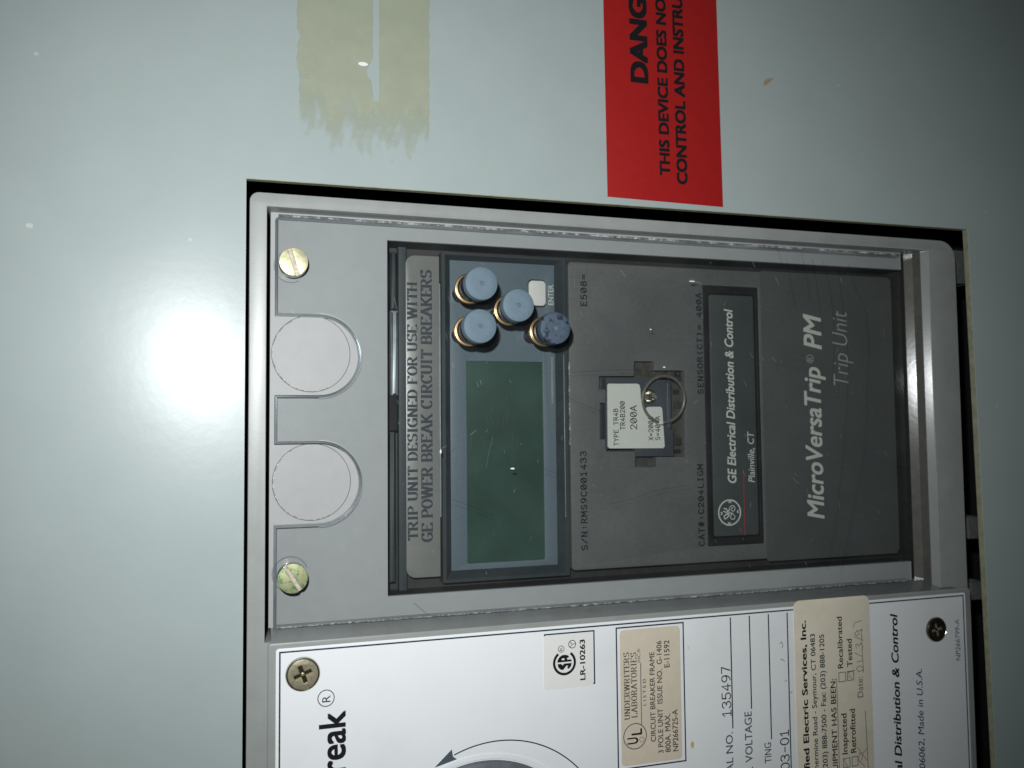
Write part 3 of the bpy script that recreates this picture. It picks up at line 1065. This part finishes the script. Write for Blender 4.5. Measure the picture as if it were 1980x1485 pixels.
mm_line([[tuple(at(*p, QZ)) for p in st] for st in hand], QZ, .3, M['pen'], ins, 'handwriting', many=True)['kind'] = 'stuff'

# ------------------------------------------------------------------ door things
danger = empty('danger_label', *atd(1280, 200), 0, 'red label with black capitals on the door above the breaker', 'label')
dl = dpts([(1166.5, -6), (1174.5, 380.5), (1397.8, 400.5), (1384.4, -6)])
up = 40.0
dl = [(dl[0][0], dl[0][1] + up), dl[1], dl[2], (dl[3][0], dl[3][1] + up)]
prism('sheet', [dl], 0.01, 0.16, M['red'], danger, bevel=.04)
for s, bx, bo in (('DANG', (1217, 162.5, 1251.5, -2), .05), ('THIS DEVICE DOES NO', (1271, 340.5, 1291, -1), .042),
                  ('CONTROL AND INSTRU', (1303.5, 357.5, 1324, -3), .042)):
    text(s, bx, .16, M['ink'], danger, bold=bo, where=DOOR)

# dried tape glue : a finely divided sheet whose cover value fades at its torn lower end
L0, R0 = 573.0, 831.0


def tape_edge(u, side):
    return 0


vs, fs, cov = [], [], []
NX, NY = 140, 120
for j in range(NY + 1):
    for i in range(NX + 1):
        u, v = i / NX, j / NY
        py = -60 + v * 375
        ex = 1.6 * math.sin(py * .21) + 1.1 * math.sin(py * .53 + 1)
        px = L0 - 4 + u * (R0 - L0 + 8)
        p = atd(px, py)
        vs.append((p.x, p.y, 0.06 + .02 * math.sin(px * .2) * math.sin(py * .13)))
        # torn edge: where along y it begins to fade
        lim = 208 + 22 * math.sin(px * .018 + 2.0) + 10 * math.sin(px * .11)
        k1 = 1 / (1 + math.exp((px - 625) / 9.0))
        k2 = 1 / (1 + math.exp((705 - px) / 10.0))
        lim = lim * (1 - k1) * (1 - k2) + k1 * (182 + 9 * math.sin(px * .14)) + k2 * (228 + 8 * math.sin(px * .16))
        lim -= 18 * math.exp(-((px - 672) / 14) ** 2)
        cvr = min(.95, .64 - (py - lim) * .0068) + .06 * math.sin(px * .35 + 3 * math.sin(py * .05)) * (py > 150)
        if 575 < px < 600 and 140 < py < 155:
            cvr -= .3
        # left edge bitten, sides sharp
        lft = L0 + (5 * math.exp(-((py - 70) / 14) ** 2)) + ex * .6 + (4 if py > 135 else 0)
        cvr = min(cvr, (px - lft) / 3.0, (R0 + ex * .5 - px) / 3.0)
        # the long clean slit
        sl0, sl1 = 722 + .4 * ex, 732 - .25 * ex
        if py > 118:
            sl0 -= 12 * math.exp(-((py - 138) / 18) ** 2)
        if py < 196:
            cvr = min(cvr, max(sl0 - px, px - sl1) / 3.0)
        cov.append(cvr)
for j in range(NY):
    for i in range(NX):
        a = j * (NX + 1) + i
        if min(cov[a], cov[a + 1], cov[a + NX + 1], cov[a + NX + 2]) > -.5 or max(cov[a], cov[a + 1], cov[a + NX + 1], cov[a + NX + 2]) > 0:
            fs.append((a, a + 1, a + NX + 2, a + NX + 1))
tp = solid('tape_residue', vs, fs, M['tape'], label='yellowish patch of dried tape glue with a slit, torn at its lower end',
           cat='tape residue')
# vertex order survives finish() only while no doubles merge; write the attribute by position
att = tp.data.attributes.new('cover', 'FLOAT', 'POINT')
key = {(round(v[0] * MM, 6), round(v[1] * MM, 6)): c_ for v, c_ in zip(vs, cov)}
for i, v in enumerate(tp.data.vertices):
    att.data[i].value = key.get((round(v.co.x, 6), round(v.co.y, 6)), 0.0)
disc('glue_fleck', [(x, y) for x, y in circ(*atd(702, 124), 1.8, 14, .75)], .1, M['glint'], tp, h=.03)

smear = disc('paint_smear', dpts([(1478, 156), (1484, 152), (1497, 150), (1490, 158), (1480, 166), (1476, 162)]), 0.0,
             M['rust'], label='small brown smear on the door right of the red label', cat='stain', h=.03)
for (px, py, r, tx) in ((57, 436, 1.1, 'largest pale paint drip, by itself at the left end of the door'),
                        (70, 104, .8, 'tiny pale speck on the door near the upper left corner')):
    fk = disc('paint_fleck', [(x + random.uniform(-.1, .1), y + random.uniform(-.1, .1)) for x, y in circ(*atd(px, py), r, 12, r * .8)],
         0.0, M['fleck'], label=tx, cat='paint fleck', h=.05)

for o in list(COL.objects):
    if o.parent is None and (o.name.split('.')[0] in ('cabinet_door', 'danger_label', 'tape_residue', 'paint_smear', 'paint_fleck')):
        T4 = Matrix(TILT)
        o.matrix_basis = T4 @ o.matrix_basis      # rotation about the origin: same in mm and m

# ------------------------------------------------------------------ trip unit
tu = empty('trip_unit', *at(1245, 800, TC), TC,
           'dark electronic trip unit in the window, with green display and charcoal face', 'trip unit')
tx0, tx1 = wx0 - 5, at(1752, 800, -17).x
ty0, ty1 = wy0 - 5, wy1 + 5
prism('case', [rrect(tx0, ty0, xa0 - .05, ty1)], -40, TC, M['dark2'], tu)
# raised rim of the case seen in the left and upper margins
cx0 = at(770, 800, -18.2).x
x0, y0, x1, y1 = span(776, 485, 1757, 1125, -18)
hq = span(787, 500, 1728, 1112, -18)
prism('case_rim', [rrect(cx0, y0 - 1, x1 - 2.5, y1 + .8, 3.5, corners=(1, .3, .3, 1)), rrect(*hq)], TC, -18, M['dark'], tu, bevel=.5)
# strip with the instruction
sx0, sy0, sx1, sy1 = span(785.5, 494, 851, 1117, TF)
prism('instruction_strip', [rrect(sx0, sy0, sx1, sy1, 3.6, corners=(1, 0.1, 0.1, 1))], TC, TF - .4, M['strip'], tu, bevel=.15)
stroke_text('TRIP UNIT DESIGNED FOR USE WITH', (788.5, 1045, 806.5, 546), TF - .4, M['strip_ink'], tu, pen=.16,
            serif=True, mono=False, gap=.22)
stroke_text('GE POWER BREAK CIRCUIT BREAKERS', (815, 1048, 835, 522), TF - .4, M['strip_ink'], tu, pen=.17,
            serif=True, mono=False, gap=.22)
# thin bright seam and dark slot beside the strip
q = span(850, 498, 855, 545, TF)
prism('slot', [rrect(*q)], TC, TF - .3, M['black'], tu)
q = span(850.5, 548, 853, 1000, TF)
prism('seam', [rrect(*q)], TC, TF - .32, M['bar'], tu, bevel=.08)
# display module: a frame with sloping inner sides and the recessed bezel
q0 = span(855, 494, 1098, 1120, TF)
q1 = span(871, 508, 1075, 1098, BZ)
qm = span(862, 498, 1090, 1114, TF)
vs = []
for (a, b, c_, d), z in ((q0, TC), (q0, TF), (qm, TF), (q1, BZ)):
    vs += [(a, b, z), (c_, b, z), (c_, d, z), (a, d, z)]
fs = []
for k in range(3):
    for i in range(4):
        j = (i + 1) % 4
        fs.append((k * 4 + i, k * 4 + j, k * 4 + 4 + j, k * 4 + 4 + i))
solid('display_frame', vs, fs, M['dark'], tu)
lq = span(903, 699, 1052, 1086, BZ)
keyq = span(1022, 543, 1054.5, 591.5, BZ)
bz = prism('bezel', [[(q1[0], q1[1]), (q1[2], q1[1]), (q1[2], q1[3]), (q1[0], q1[3])],
                     rrect(*lq, .4), rrect(keyq[0] - .35, keyq[1] - .5, keyq[2] + .35, keyq[3] + .5, 2.0)],
           -19.6, BZ, M['bezel'], tu, bevel=.12)
prism('bezel_back', [rrect(q1[0] + .05, q1[1] + .05, q1[2] - .05, q1[3] - .05)], -19.95, -19.62, M['black'], tu)
prism('display', [rrect(*lq, .3)], -19.6, -19.15, M['lcd'], tu)
# dried flecks on the display window
prism('enter_key', [rrect(*keyq, 1.7, n=8)], -19.6, BZ + .75, M['key'], tu, bevel=.35)
text('ENTER', (1060, 590, 1070, 551), BZ, M['print_'], bz, bold=.004)
for px_, py_, w_, h_ in ((908, 683, 6, 1.4), (1001, 663, 2.5, .8)):
    pass
# specular lines on the display frame's right rim, built as pale strips
q = span(1091, 686, 1092.6, 1000, TF)
prism('specular_strip', [rrect(*q)], TF, TF + .25, M['bar'], tu, bevel=.1)
q = span(1100.6, 700, 1102.2, 860, TF)
prism('specular_strip', [rrect(*q)], TF - 1, TF + .15, M['sparkle'], tu, bevel=.05)
q = span(1066, 690, 1070, 780, BZ)
prism('specular_strip', [rrect(*q)], BZ, BZ + .12, M['bar'], bz, bevel=.05)

# charcoal face plate with the plug recess and the tray cut out
fq = span(1102.5, 523, 1731, 1084, TF)
K = 6.455
rec = [(55, 240), (55, 405), (135, 405), (135, 575), (65, 575), (65, 1030), (145, 1030), (145, 1180), (505, 1180),
       (505, 1375), (770, 1375), (770, 1250), (1125, 1250), (1125, 170), (740, 170), (740, 55), (490, 55), (490, 240)]
rec_w = ppts([(1150 + x / K, 690 + y / K) for x, y in rec], TF)
tq = span(1364, 554, 1471, 1054, TF)
prism('face_plate', [rrect(*fq, 1.5), rec_w, rrect(*tq, .6)], TC, TF, M['face'], tu, bevel=.15)
rx = [p[0] for p in rec_w]; ry = [p[1] for p in rec_w]
prism('recess_floor', [rrect(min(rx) - 1, min(ry) - 1, max(rx) + 1, max(ry) + 1)], -19.9, -19, M['plug_floor'], tu)
# contact blocks in the recess right of the plug
for l, t, r, b in ((985, 1010, 1110, 1100), (985, 250, 1115, 300), (1000, 560, 1110, 640)):
    w_ = span(1150 + l / K, 690 + t / K * 1.0 - 0, 1150 + r / K, 690 + b / K, -18)
    prism('contact_block', [rrect(*w_, .2)], -19, -17.6, M['dark2'], tu, bevel=.1)
for l, t, r, b in ((980, 410, 1050, 470), (1000, 1155, 1130, 1205), (1000, 180, 1115, 262)):
    w_ = span(1150 + l / K, 690 + t / K, 1150 + r / K, 690 + b / K, -18.5)
    prism('contact_slot', [rrect(*w_)], -19, -18.6, M['black'], tu)
T_ = M['ink']
stroke_text('S/N:RMS9C001433', (1123.5, 1064, 1134.5, 872), TF, T_, tu, pen=.17, gap=.3)
stroke_text('E508=', (1123, 592, 1134, 531), TF, T_, tu, pen=.17, gap=.3)
stroke_text('CAT#:C204LIGM', (1350.5, 1056, 1360.5, 897), TF, T_, tu, pen=.18, gap=.3)
stroke_text('SENSOR(CT)= 400A', (1348, 762, 1357.8, 566), TF, T_, tu, pen=.18, gap=.3)

# tray with slate name tag
prism('tray_floor', [rrect(tq[0] - .5, tq[1] - .5, tq[2] + .5, tq[3] + .5)], -18, -17.2, M['tray'], tu)
tgq = span(1376.5, 571.5, 1461.5, 1036, -15.4)
prism('tray_rim', [rrect(tq[0] + .05, tq[1] + .05, tq[2] - .05, tq[3] - .05, .5),
                   rrect(tgq[0] - 1.0, tgq[1] - .5, tgq[2] + .6, tgq[3] + .5, .5)], -17.2, -14.8, M['tray'], tu, bevel=.2)
tag = prism('name_tag', [rrect(*tgq, .9)], -17.1, -15.4, M['tag'], tu, bevel=.15)
TG = -15.4
text('GE Electrical Distribution & Control', (1403.5, 934, 1420, 598), TG, M['print_'], tag, bold=.02, shear=.2)
text('Plainville, CT', (1446, 932.5, 1458.5, 834), TG, M['print_'], tag, bold=.006, shear=.2)
line_print([(1437.5, 908), (1439.8, 1034)], TG, .42, M['red_line'], tag)
# script monogram in its ring
c = at(1410.7, 991, TG)
lr = 5.3
ring(c.x, c.y, lr, .62, TG, M['print_'], tag, name='emblem')


def emb(sts, w=.5):
    """emblem strokes in (reading, height) units of the ring's radius"""
    mm_line([[(c.x - h * lr, c.y + u * lr) for u, h in st] for st in sts], TG, w, M['print_'], tag, 'emblem', many=True)


sp = lambda cx, cy, r0, r1, a0, a1, n=18: [(cx + (r0 + (r1 - r0) * i / n) * math.cos(math.radians(a0 + (a1 - a0) * i / n)),
                                            cy + (r0 + (r1 - r0) * i / n) * math.sin(math.radians(a0 + (a1 - a0) * i / n))) for i in range(n + 1)]
emb([sp(.28, -.28, .08, .30, 0, 430), sp(-.36, -.30, .24, .16, 20, 330)], .36)
emb([[(-.5, .42), (-.36, .18), (-.2, .05), (-.12, .25), (-.25, .5), (-.42, .5)], [(-.12, .28), (-.02, .0), (-.1, -.3)],
     [(.12, .55), (.02, .3), (.08, .1), (.28, .02)], [(.1, .16), (.3, .3), (.34, .5)]], .5)
emb([sp(0, .78, .14, .02, 180, 360), sp(0, -.80, .14, .02, 0, 180), sp(-.8, 0, .14, .02, 90, 270), sp(.8, 0, .14, .02, -90, 90)], .45)
# latches at the tray ends
for (l, t, r, b) in ((1392, 545, 1446, 566), (1388, 1042, 1450, 1060)):
    q = span(l, t, r, b, TF)
    prism('tray_latch', [rrect(*q, .3)], -17.2, -15.6, M['dark2'], tu, bevel=.15)

# darker sheet on the face's end, light falloff put into its colour
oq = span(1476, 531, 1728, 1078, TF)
ov = prism('falloff_panel', [rrect(*oq, 1.2)], TF + .005, TF + .06, M['falloff_panel'], tu)
text('MicroVersaTrip', (1557.5, 1003, 1590, 710), TF + .06, M['print_'], tu, bold=.018, shear=.22)
text('PM', (1553.5, 675.5, 1588, 608), TF + .06, M['print_'], tu, bold=.018, shear=.22)
c2 = at(1566, 694, TF)
ring(c2.x, c2.y, 1.75, .28, TF + .06, M['print_dim'], tu)
text('R', (1562, 698, 1571, 690.5), TF + .06, M['print_dim'], tu)
text('Trip Unit', (1610, 745, 1638.5, 602), TF + .06, M['print_dim'], tu, bold=-.012, shear=.22)
q = span(1729, 686, 1737, 706, -16)
prism('catch', [rrect(*q)], -18, -16, M['black'], tu)
q = span(1737, 540, 1751, 1075, -17.5)
prism('end_rib', [rrect(*q)], TC, -17.3, M['dark2'], tu, bevel=0)
# left margin reflection built as an alloy bar, notch as a black block
q = span(755, 600, 770, 765, -15)
prism('reflection_bar', [rrect(*q, .3)], TC, -14.5, M['bar'], tu, bevel=.8)
q = span(752, 766, 768, 833, -15)
prism('notch_block', [rrect(*q, .3)], TC, -14, M['black'], tu, bevel=.3)
q = span(753, 834, 766, 1128, -16)
prism('side_rib', [rrect(*q, .2)], TC, -17.2, M['dark'], tu, bevel=.5)
q = span(756, 486, 768, 598, -16)
prism('side_rib', [rrect(*q, .2)], TC, -17.2, M['dark'], tu, bevel=.5)

# ------------------------------------------------------------------ rating plug
PZ = -14
pq = ppts([(1150 + x / K, 690 + y / K) for x, y in
           ((140, 262), (140, 1150), (505, 1150), (512, 1242), (985, 1242), (985, 905), (950, 900), (945, 290), (700, 282), (660, 262))], PZ)
plug = empty('rating_plug', *at(1230, 800, PZ), -19, 'dark rating plug with white 200A label and wire ring, set in the charcoal face', 'rating plug')
hc = at(1150 + 690 / K, 690 + 495 / K, PZ)
prism('body', [pq, circ(hc.x, hc.y, 2.95, 32)], -19, PZ, M['plug'], plug, bevel=.2)
lathe('bushing', [(2.9, -18.5), (2.9, PZ + .1), (2.6, PZ + .2), (2.35, PZ), (1.9, -16.5), (1.3, -18.0), (0, -18.3)], hc.x, hc.y, M['steel'], plug, n=32)
lab = [(155, 350), (170, 335), (530, 335), (556, 350), (568, 400), (574, 520), (592, 600), (618, 650), (660, 625), (820, 622),
       (840, 645), (850, 800), (872, 1120), (850, 1140), (185, 1142), (160, 1120)]
prism('plug_label', [ppts([(1150 + x / K, 690 + y / K) for x, y in lab], PZ)], PZ + .005, PZ + .12, M['plug_label'], plug)
q = span(1150 + 900 / K, 690 + 330 / K, 1150 + 945 / K, 690 + 890 / K, PZ)
prism('ridge', [rrect(*q, .1)], PZ, PZ + .7, M['plug'], plug, bevel=.15)
kk = lambda a, b, c_, d: (1150 + a / K, 690 + b / K, 1150 + c_ / K, 690 + d / K)
for s, bx, pn in (('TYPE TR4B', kk(238, 1112, 292, 645), .15), ('TR4B200', kk(318, 912, 375, 552), .15), ('200A', kk(445, 912, 522, 603), .13),
                  ('X=200A', kk(672, 1045, 728, 745), .15), ('S=400A', kk(757, 1040, 812, 738), .15)):
    stroke_text(s, bx, PZ + .12, M['ink'], plug, pen=pn, gap=.22)
# wire bail: ring of round wire, hinged at its lower end
rc = at(1150 + 862 / K, 690 + 528 / K, -10.9)
ra = 9.6
vs, fs = [], []
N1, N2 = 72, 10
for i in range(N1):
    a = 2 * PI * i / N1
    for j in range(N2):
        b = 2 * PI * j / N2
        wr = .62
        rr = ra + wr * math.cos(b)
        zz = wr * math.sin(b) + math.sin(a) * ra * .10
        vs.append((rc.x + rr * math.cos(a), rc.y + rr * math.sin(a), -10.9 + zz))
for i in range(N1):
    for j in range(N2):
        fs.append((i * N2 + j, ((i + 1) % N1) * N2 + j, ((i + 1) % N1) * N2 + (j + 1) % N2, i * N2 + (j + 1) % N2))
solid('pull_ring', vs, fs, M['bail'], plug)
q = span(1150 + 810 / K, 690 + 790 / K, 1150 + 860 / K, 690 + 845 / K, -11)
prism('ring_lug', [rrect(*q, .3)], PZ, -11.0, M['plug_label'], plug, bevel=.3)

# ------------------------------------------------------------------ clear cover
cq = span(530.5, 456, 1750, 1171, CT)
cx0, cy0, cx1, cy1 = cq
cy1 = min(cy1, hy1 - .9)
cy0 = max(cy0, ly0 + .25)


def notch(cxp, cyp, y_top, y_bot):
    """U-shaped bay open to the left, listed from its upper lip to its lower lip"""
    c_ = at(cxp, cyp, CT)
    r_ = (at(cxp, y_top, CT).y - at(cxp, y_bot, CT).y) / 2
    yc = (at(cxp, y_top, CT).y + at(cxp, y_bot, CT).y) / 2
    out = [(cx0, yc + r_)]
    for i in range(25):
        a = PI / 2 - PI * i / 24
        out.append((c_.x + r_ * math.cos(a), yc + r_ * math.sin(a)))
    out.append((cx0, yc - r_))
    return out


loop = [(cx0 + 1.2, cy1), (cx1, cy1), (cx1, cy0), (cx0 + .3, cy0), (cx0, cy0 + .3)]
n2 = notch(617, 935, 857, 1013)
n1 = notch(617, 689, 612, 764)
loop += n2[::-1] + n1[::-1] + [(cx0, cy1 - 1.2)]
cover = empty('clear_cover', (cx0 + cx1) / 2, (cy0 + cy1) / 2, CB,
              'scratched clear plastic cover over the trip unit, two U shaped bays in its edge', 'cover')
sc1, sc2 = at(568, 507, 1.0), at(566, 1120, 1.2)
pane_loops = [loop[::-1]]
prism('pane', pane_loops, CB, CT, M['clear'], cover)
# thicker looking wall round the outline of the pane (the polished side faces)
N = len(loop)
vs, fs = [], []
lp = loop
wdt = .8
for i in range(N):
    p0, p1, p2 = Vector(lp[i - 1]), Vector(lp[i]), Vector(lp[(i + 1) % N])
    d = ((p1 - p0).normalized() + (p2 - p1).normalized())
    d = d.normalized() if d.length > 1e-6 else (p2 - p1).normalized()
    nrm = Vector((d.y, -d.x))
    k_ = 1 / max(.6, d.dot((p2 - p1).normalized()))
    a = p1 - nrm * .02
    b = p1 + nrm * wdt * k_
    vs += [(a.x, a.y, CB - .05), (a.x, a.y, CT + .03), (b.x, b.y, CT + .45), (b.x, b.y, CB - .05)]
for i in range(N):
    j = (i + 1) % N
    if lp[i][0] > cx1 - 1 and lp[j][0] > cx1 - 1:
        continue                      # the right end dips under the housing
    for q_ in range(4):
        fs.append((i * 4 + q_, j * 4 + q_, j * 4 + (q_ + 1) % 4, i * 4 + (q_ + 1) % 4))
solid('rolled_edge', vs, fs, M['clear_edge'], cover)
# thin glint just inside the bays' polished edge
for nn in (n1, n2):
    g_ = []
    for i in range(1, len(nn) - 1):
        p0, p2 = Vector(nn[i - 1]), Vector(nn[i + 1])
        d = (p2 - p0).normalized()
        v_ = Vector(nn[i]) + Vector((-d.y, d.x)) * 1.05
        g_.append((v_.x, v_.y))
    me = ribbons([g_], .2)
    for v in me.vertices:
        v.co = Vector((v.co.x, v.co.y, CT + .05)) * MM
    finish(me, M['scratch'])
    link('edge_glint', me, cover)
# jagged edges along the top and bottom, glitter painted into their colour
for (ya, yb) in ((cy1 - .05, cy1 + .75), (cy0 - .1, cy0 + .6)):
    vs, fs = [], []
    n_ = 260
    for i in range(n_ + 1):
        x = cx0 + 1.0 + (cx1 - cx0 - 1.0) * i / n_
        jit = random.uniform(-.12, .12)
        hz = random.uniform(-.15, .2)
        vs += [(x, ya + jit, CT + .06 + hz * .2), (x, (ya + yb) / 2 + jit, CT + .35 + hz), (x, yb + jit * .3, CT + .03)]
    for i in range(n_):
        for q_ in range(2):
            fs.append((i * 3 + q_, i * 3 + 3 + q_, i * 3 + 4 + q_, i * 3 + 1 + q_))
    solid('sparkle_edge', vs, fs, M['sparkle'], cover)

# scratches: fine ribbons lying on the pane
rs = random.Random(11)
light_s, dark_s = [], []
for k in range(130):
    px, py = rs.uniform(545, 1740), rs.uniform(470, 1150)
    if px < 720 and (600 < py < 770 or 850 < py < 1020):
        continue
    a = rs.choice((-.95, -1.1, .9, 1.4, -1.25)) + rs.uniform(-.2, .2)
    L = rs.uniform(2, 9) * (1 if rs.random() < .85 else 2)
    light_s.append([tuple(at(px + L * t * math.cos(a) + rs.uniform(-.3, .3), py - L * t * math.sin(a), CT)) for t in (0, .5, 1)])
for pts in ([(940, 905), (945, 875), (953, 845)], [(560, 600), (575, 612)], [(712, 560), (718, 572)],
            [(762, 575), (768, 598)], [(802, 625), (808, 652)], [(848, 880), (852, 868), (864, 862)],
            [(1330, 541), (1345, 546), (1357, 547)], [(1335, 538), (1356, 549)]):
    light_s.append([tuple(at(x, y, CT)) for x, y in pts])
for pts in ([(1620, 520), (1635, 640), (1640, 700), (1636, 800), (1622, 960), (1600, 1100)],
            [(1590, 500), (1604, 560), (1612, 640), (1608, 740)], [(1640, 510), (1655, 560), (1672, 600), (1680, 680)],
            [(1680, 640), (1677, 740), (1670, 880), (1650, 980), (1626, 1110)], [(1570, 500), (1580, 560), (1590, 640)],
            [(1520, 500), (1530, 560), (1538, 590)], [(1080, 762), (1120, 778), (1160, 795)], [(870, 965), (910, 978), (955, 997)],
            [(1180, 975), (1230, 962), (1270, 948), (1330, 938)], [(800, 1165), (830, 1190)], [(1690, 880), (1760, 910)],
            [(1100, 720), (1180, 716), (1240, 716), (1350, 733)], [(860, 900), (866, 880), (880, 866)],
            [(1050, 905), (1075, 915)], [(1500, 470), (1512, 510)], [(1548, 480), (1556, 520), (1566, 580)]):
    w_ = [at(x, y, CT) for x, y in pts]
    # smooth the bend
    sm = []
    for i in range(len(w_) - 1):
        p0 = w_[max(0, i - 1)]; p1 = w_[i]; p2 = w_[i + 1]; p3 = w_[min(len(w_) - 1, i + 2)]
        for t in (0, .25, .5, .75):
            sm.append(tuple(.5 * ((2 * p1) + (p2 - p0) * t + (2 * p0 - 5 * p1 + 4 * p2 - p3) * t * t + (3 * p1 - p0 - 3 * p2 + p3) * t ** 3)))
    sm.append(tuple(w_[-1]))
    dark_s.append(sm)


haze_s = []
for k in range(70):  # pale strokes standing in for the hazy reflection over the display
    px, py = rs.gauss(945, 55), rs.gauss(840, 85)
    if px < 760:
        continue
    L = rs.uniform(8, 34)
    b = rs.uniform(-.35, .12)
    haze_s.append([tuple(at(px + L * t * b + 2 * math.sin(t * 3), py - L * t, CT)) for t in (0, .33, .66, 1)])
for k in range(60):
    px, py = rs.uniform(550, 735), rs.uniform(440, 1180)
    if 600 < py < 775 or 850 < py < 1025:
        if px < 715:
            continue
    L = rs.uniform(5, 20)
    a = rs.uniform(-.9, -.2)
    haze_s.append([tuple(at(px + L * t * math.cos(a), py - L * t * math.sin(a), CT)) for t in (0, .5, 1)])


def scratch_obj(strokes, w, m, nm):
    me = ribbons(strokes, w)
    for v in me.vertices:
        v.co = Vector((v.co.x, v.co.y, CT + 0.03 + v.co.z)) * MM
    finish(me, m)
    link(nm, me, cover, kind='stuff')


scratch_obj(light_s, .10, M['scratch'], 'scratches')
scratch_obj(haze_s, .09, M['scratch_haze'], 'scratches_and_haze')
scratch_obj(dark_s, .14, M['scratch_dark'], 'hairline_scratches')
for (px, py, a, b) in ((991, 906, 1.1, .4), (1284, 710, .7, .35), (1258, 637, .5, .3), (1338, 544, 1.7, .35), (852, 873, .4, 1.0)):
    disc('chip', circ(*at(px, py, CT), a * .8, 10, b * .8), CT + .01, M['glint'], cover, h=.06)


def slot_screw(px, py, r, ang, zt, label, m1):
    c_ = at(px, py, zt)
    t = empty('cover_screw', c_.x, c_.y, CT, label, 'screw', 'slotted screws holding the clear cover')
    dv = Vector((math.cos(ang), math.sin(ang)))
    hw = r * .13
    for s in (1, -1):
        pts = []
        a_lim = math.asin(hw / r)
        base = ang if s > 0 else ang + PI
        for i in range(25):
            a = base + a_lim + (PI - 2 * a_lim) * i / 24
            pts.append((c_.x + r * math.cos(a), c_.y + r * math.sin(a)))
        prism('head_half', [pts], zt - 1.1, zt, m1, t, bevel=.14)
    lathe('head_base', [(0, zt - 1.1), (r * .99, zt - 1.1), (r, zt - 1.2), (r, CT + .02), (r * .6, CT + .02)], c_.x, c_.y, M['steel'], t)
    lathe('shank', [(r * .55, CT + .02), (r * .55, PT - 5)], c_.x, c_.y, M['steel'], t, n=24)
    prism('slot_floor', [[(c_.x + dv.x * r * .97 * a + dv.y * hw * b, c_.y + dv.y * r * .97 * a - dv.x * hw * b)
                          for a, b in ((-1, -1), (1, -1), (1, 1), (-1, 1))]], zt - 1.1, zt - .75, M['slot'], t)
    return t


slot_screw(568, 506, 5.0, math.radians(108), 1.2, 'bright yellow zinc slotted screw at the upper left of the clear cover', M['zinc'])
slot_screw(566, 1119, 5.1, math.radians(122), 1.6, 'green corroded slotted screw at the lower left of the clear cover', M['zinc_green'])
c = at(560, 1108, CT)
ring(c.x, c.y, 6.0, .45, CT, M['clear_edge'], cover, name='screw_hole_lip', a0=20, a1=250)
c = at(561, 514, CT)
ring(c.x, c.y, 5.6, .35, CT, M['clear_edge'], cover, name='screw_hole_lip', a0=120, a1=300)

# ------------------------------------------------------------------ push buttons through the cover
CAPZ = 9.0


def button(cap_px, cap_py, base_px, base_py, r, label, mcap):
    c_ = at(cap_px, cap_py, CAPZ - 1.5)
    b_ = at(base_px, base_py, CT + 1)
    t = empty('push_button', b_.x, b_.y, CT, label, 'push button', 'push buttons passing through the clear cover')
    # brass bushing flange, threaded nickel collar, dark plunger, turned cap
    prism('flange', [circ(b_.x, b_.y, 5.9, 48), circ(b_.x, b_.y, 4.0, 32)], CT + .02, CT + 1.1, M['brass'], t, bevel=.3)
    lathe('collar', [(3.6, CB - .5), (5.1, CT + .5), (5.15, CT + 1.5), (4.9, CT + 1.9), (5.0, CT + 2.3), (4.7, CT + 2.9), (4.2, CT + 3.2), (3.4, CT + 3.1), (3.3, CT)],
          b_.x, b_.y, M['steel'], t)
    lean = (c_ - b_)
    prof = [(3.25, 0), (3.25, 1)]
    # plunger leaning with the cap
    vs, fs = [], []
    n_ = 32
    for z, o_f in ((BZ + .1, -.9), (CAPZ - 3.6, 1.0)):
        for i in range(n_):
            a = 2 * PI * i / n_
            f = 1.0 if z > 0 else 0.0
            vs.append((b_.x + lean.x * f + 3.1 * math.cos(a), b_.y + lean.y * f + 3.1 * math.sin(a), z))
    for i in range(n_):
        j = (i + 1) % n_
        fs.append((i, j, n_ + j, n_ + i))
    solid('plunger', vs, fs, M['stem'], t)
    prof = [(0, CAPZ - .28), (.55, CAPZ - .28), (.7, CAPZ), (r * .55, CAPZ + .02), (r * .88, CAPZ - .05), (r * .965, CAPZ - .35),
            (r, CAPZ - 1.0), (r * 1.0, CAPZ - 3.6), (r * .95, CAPZ - 4.0), (0, CAPZ - 4.0)]
    cp = lathe('cap', prof, c_.x, c_.y, mcap, t, n=72)
    lathe('dimple', [(0, CAPZ - .26), (.55, CAPZ - .24), (.72, CAPZ + .05), (.9, CAPZ + .03)], c_.x, c_.y, M['dimple'], cp, n=20)
    return t


button(929.7, 548.9, 909, 558, 6.25, 'clean blue grey push button, topmost of the four', M['cap'])
button(1001, 590.9, 984, 600, 6.2, 'blue grey push button with ringed cap touching the white enter key', M['cap'])
button(927, 631.2, 908, 640, 6.35, 'blue grey push button directly below the topmost one, nearest the display', M['cap'])
button(1072, 635, 1052, 641, 6.15, 'darker push button with a scratched and blackened cap, rightmost of the four', M['cap_worn'])
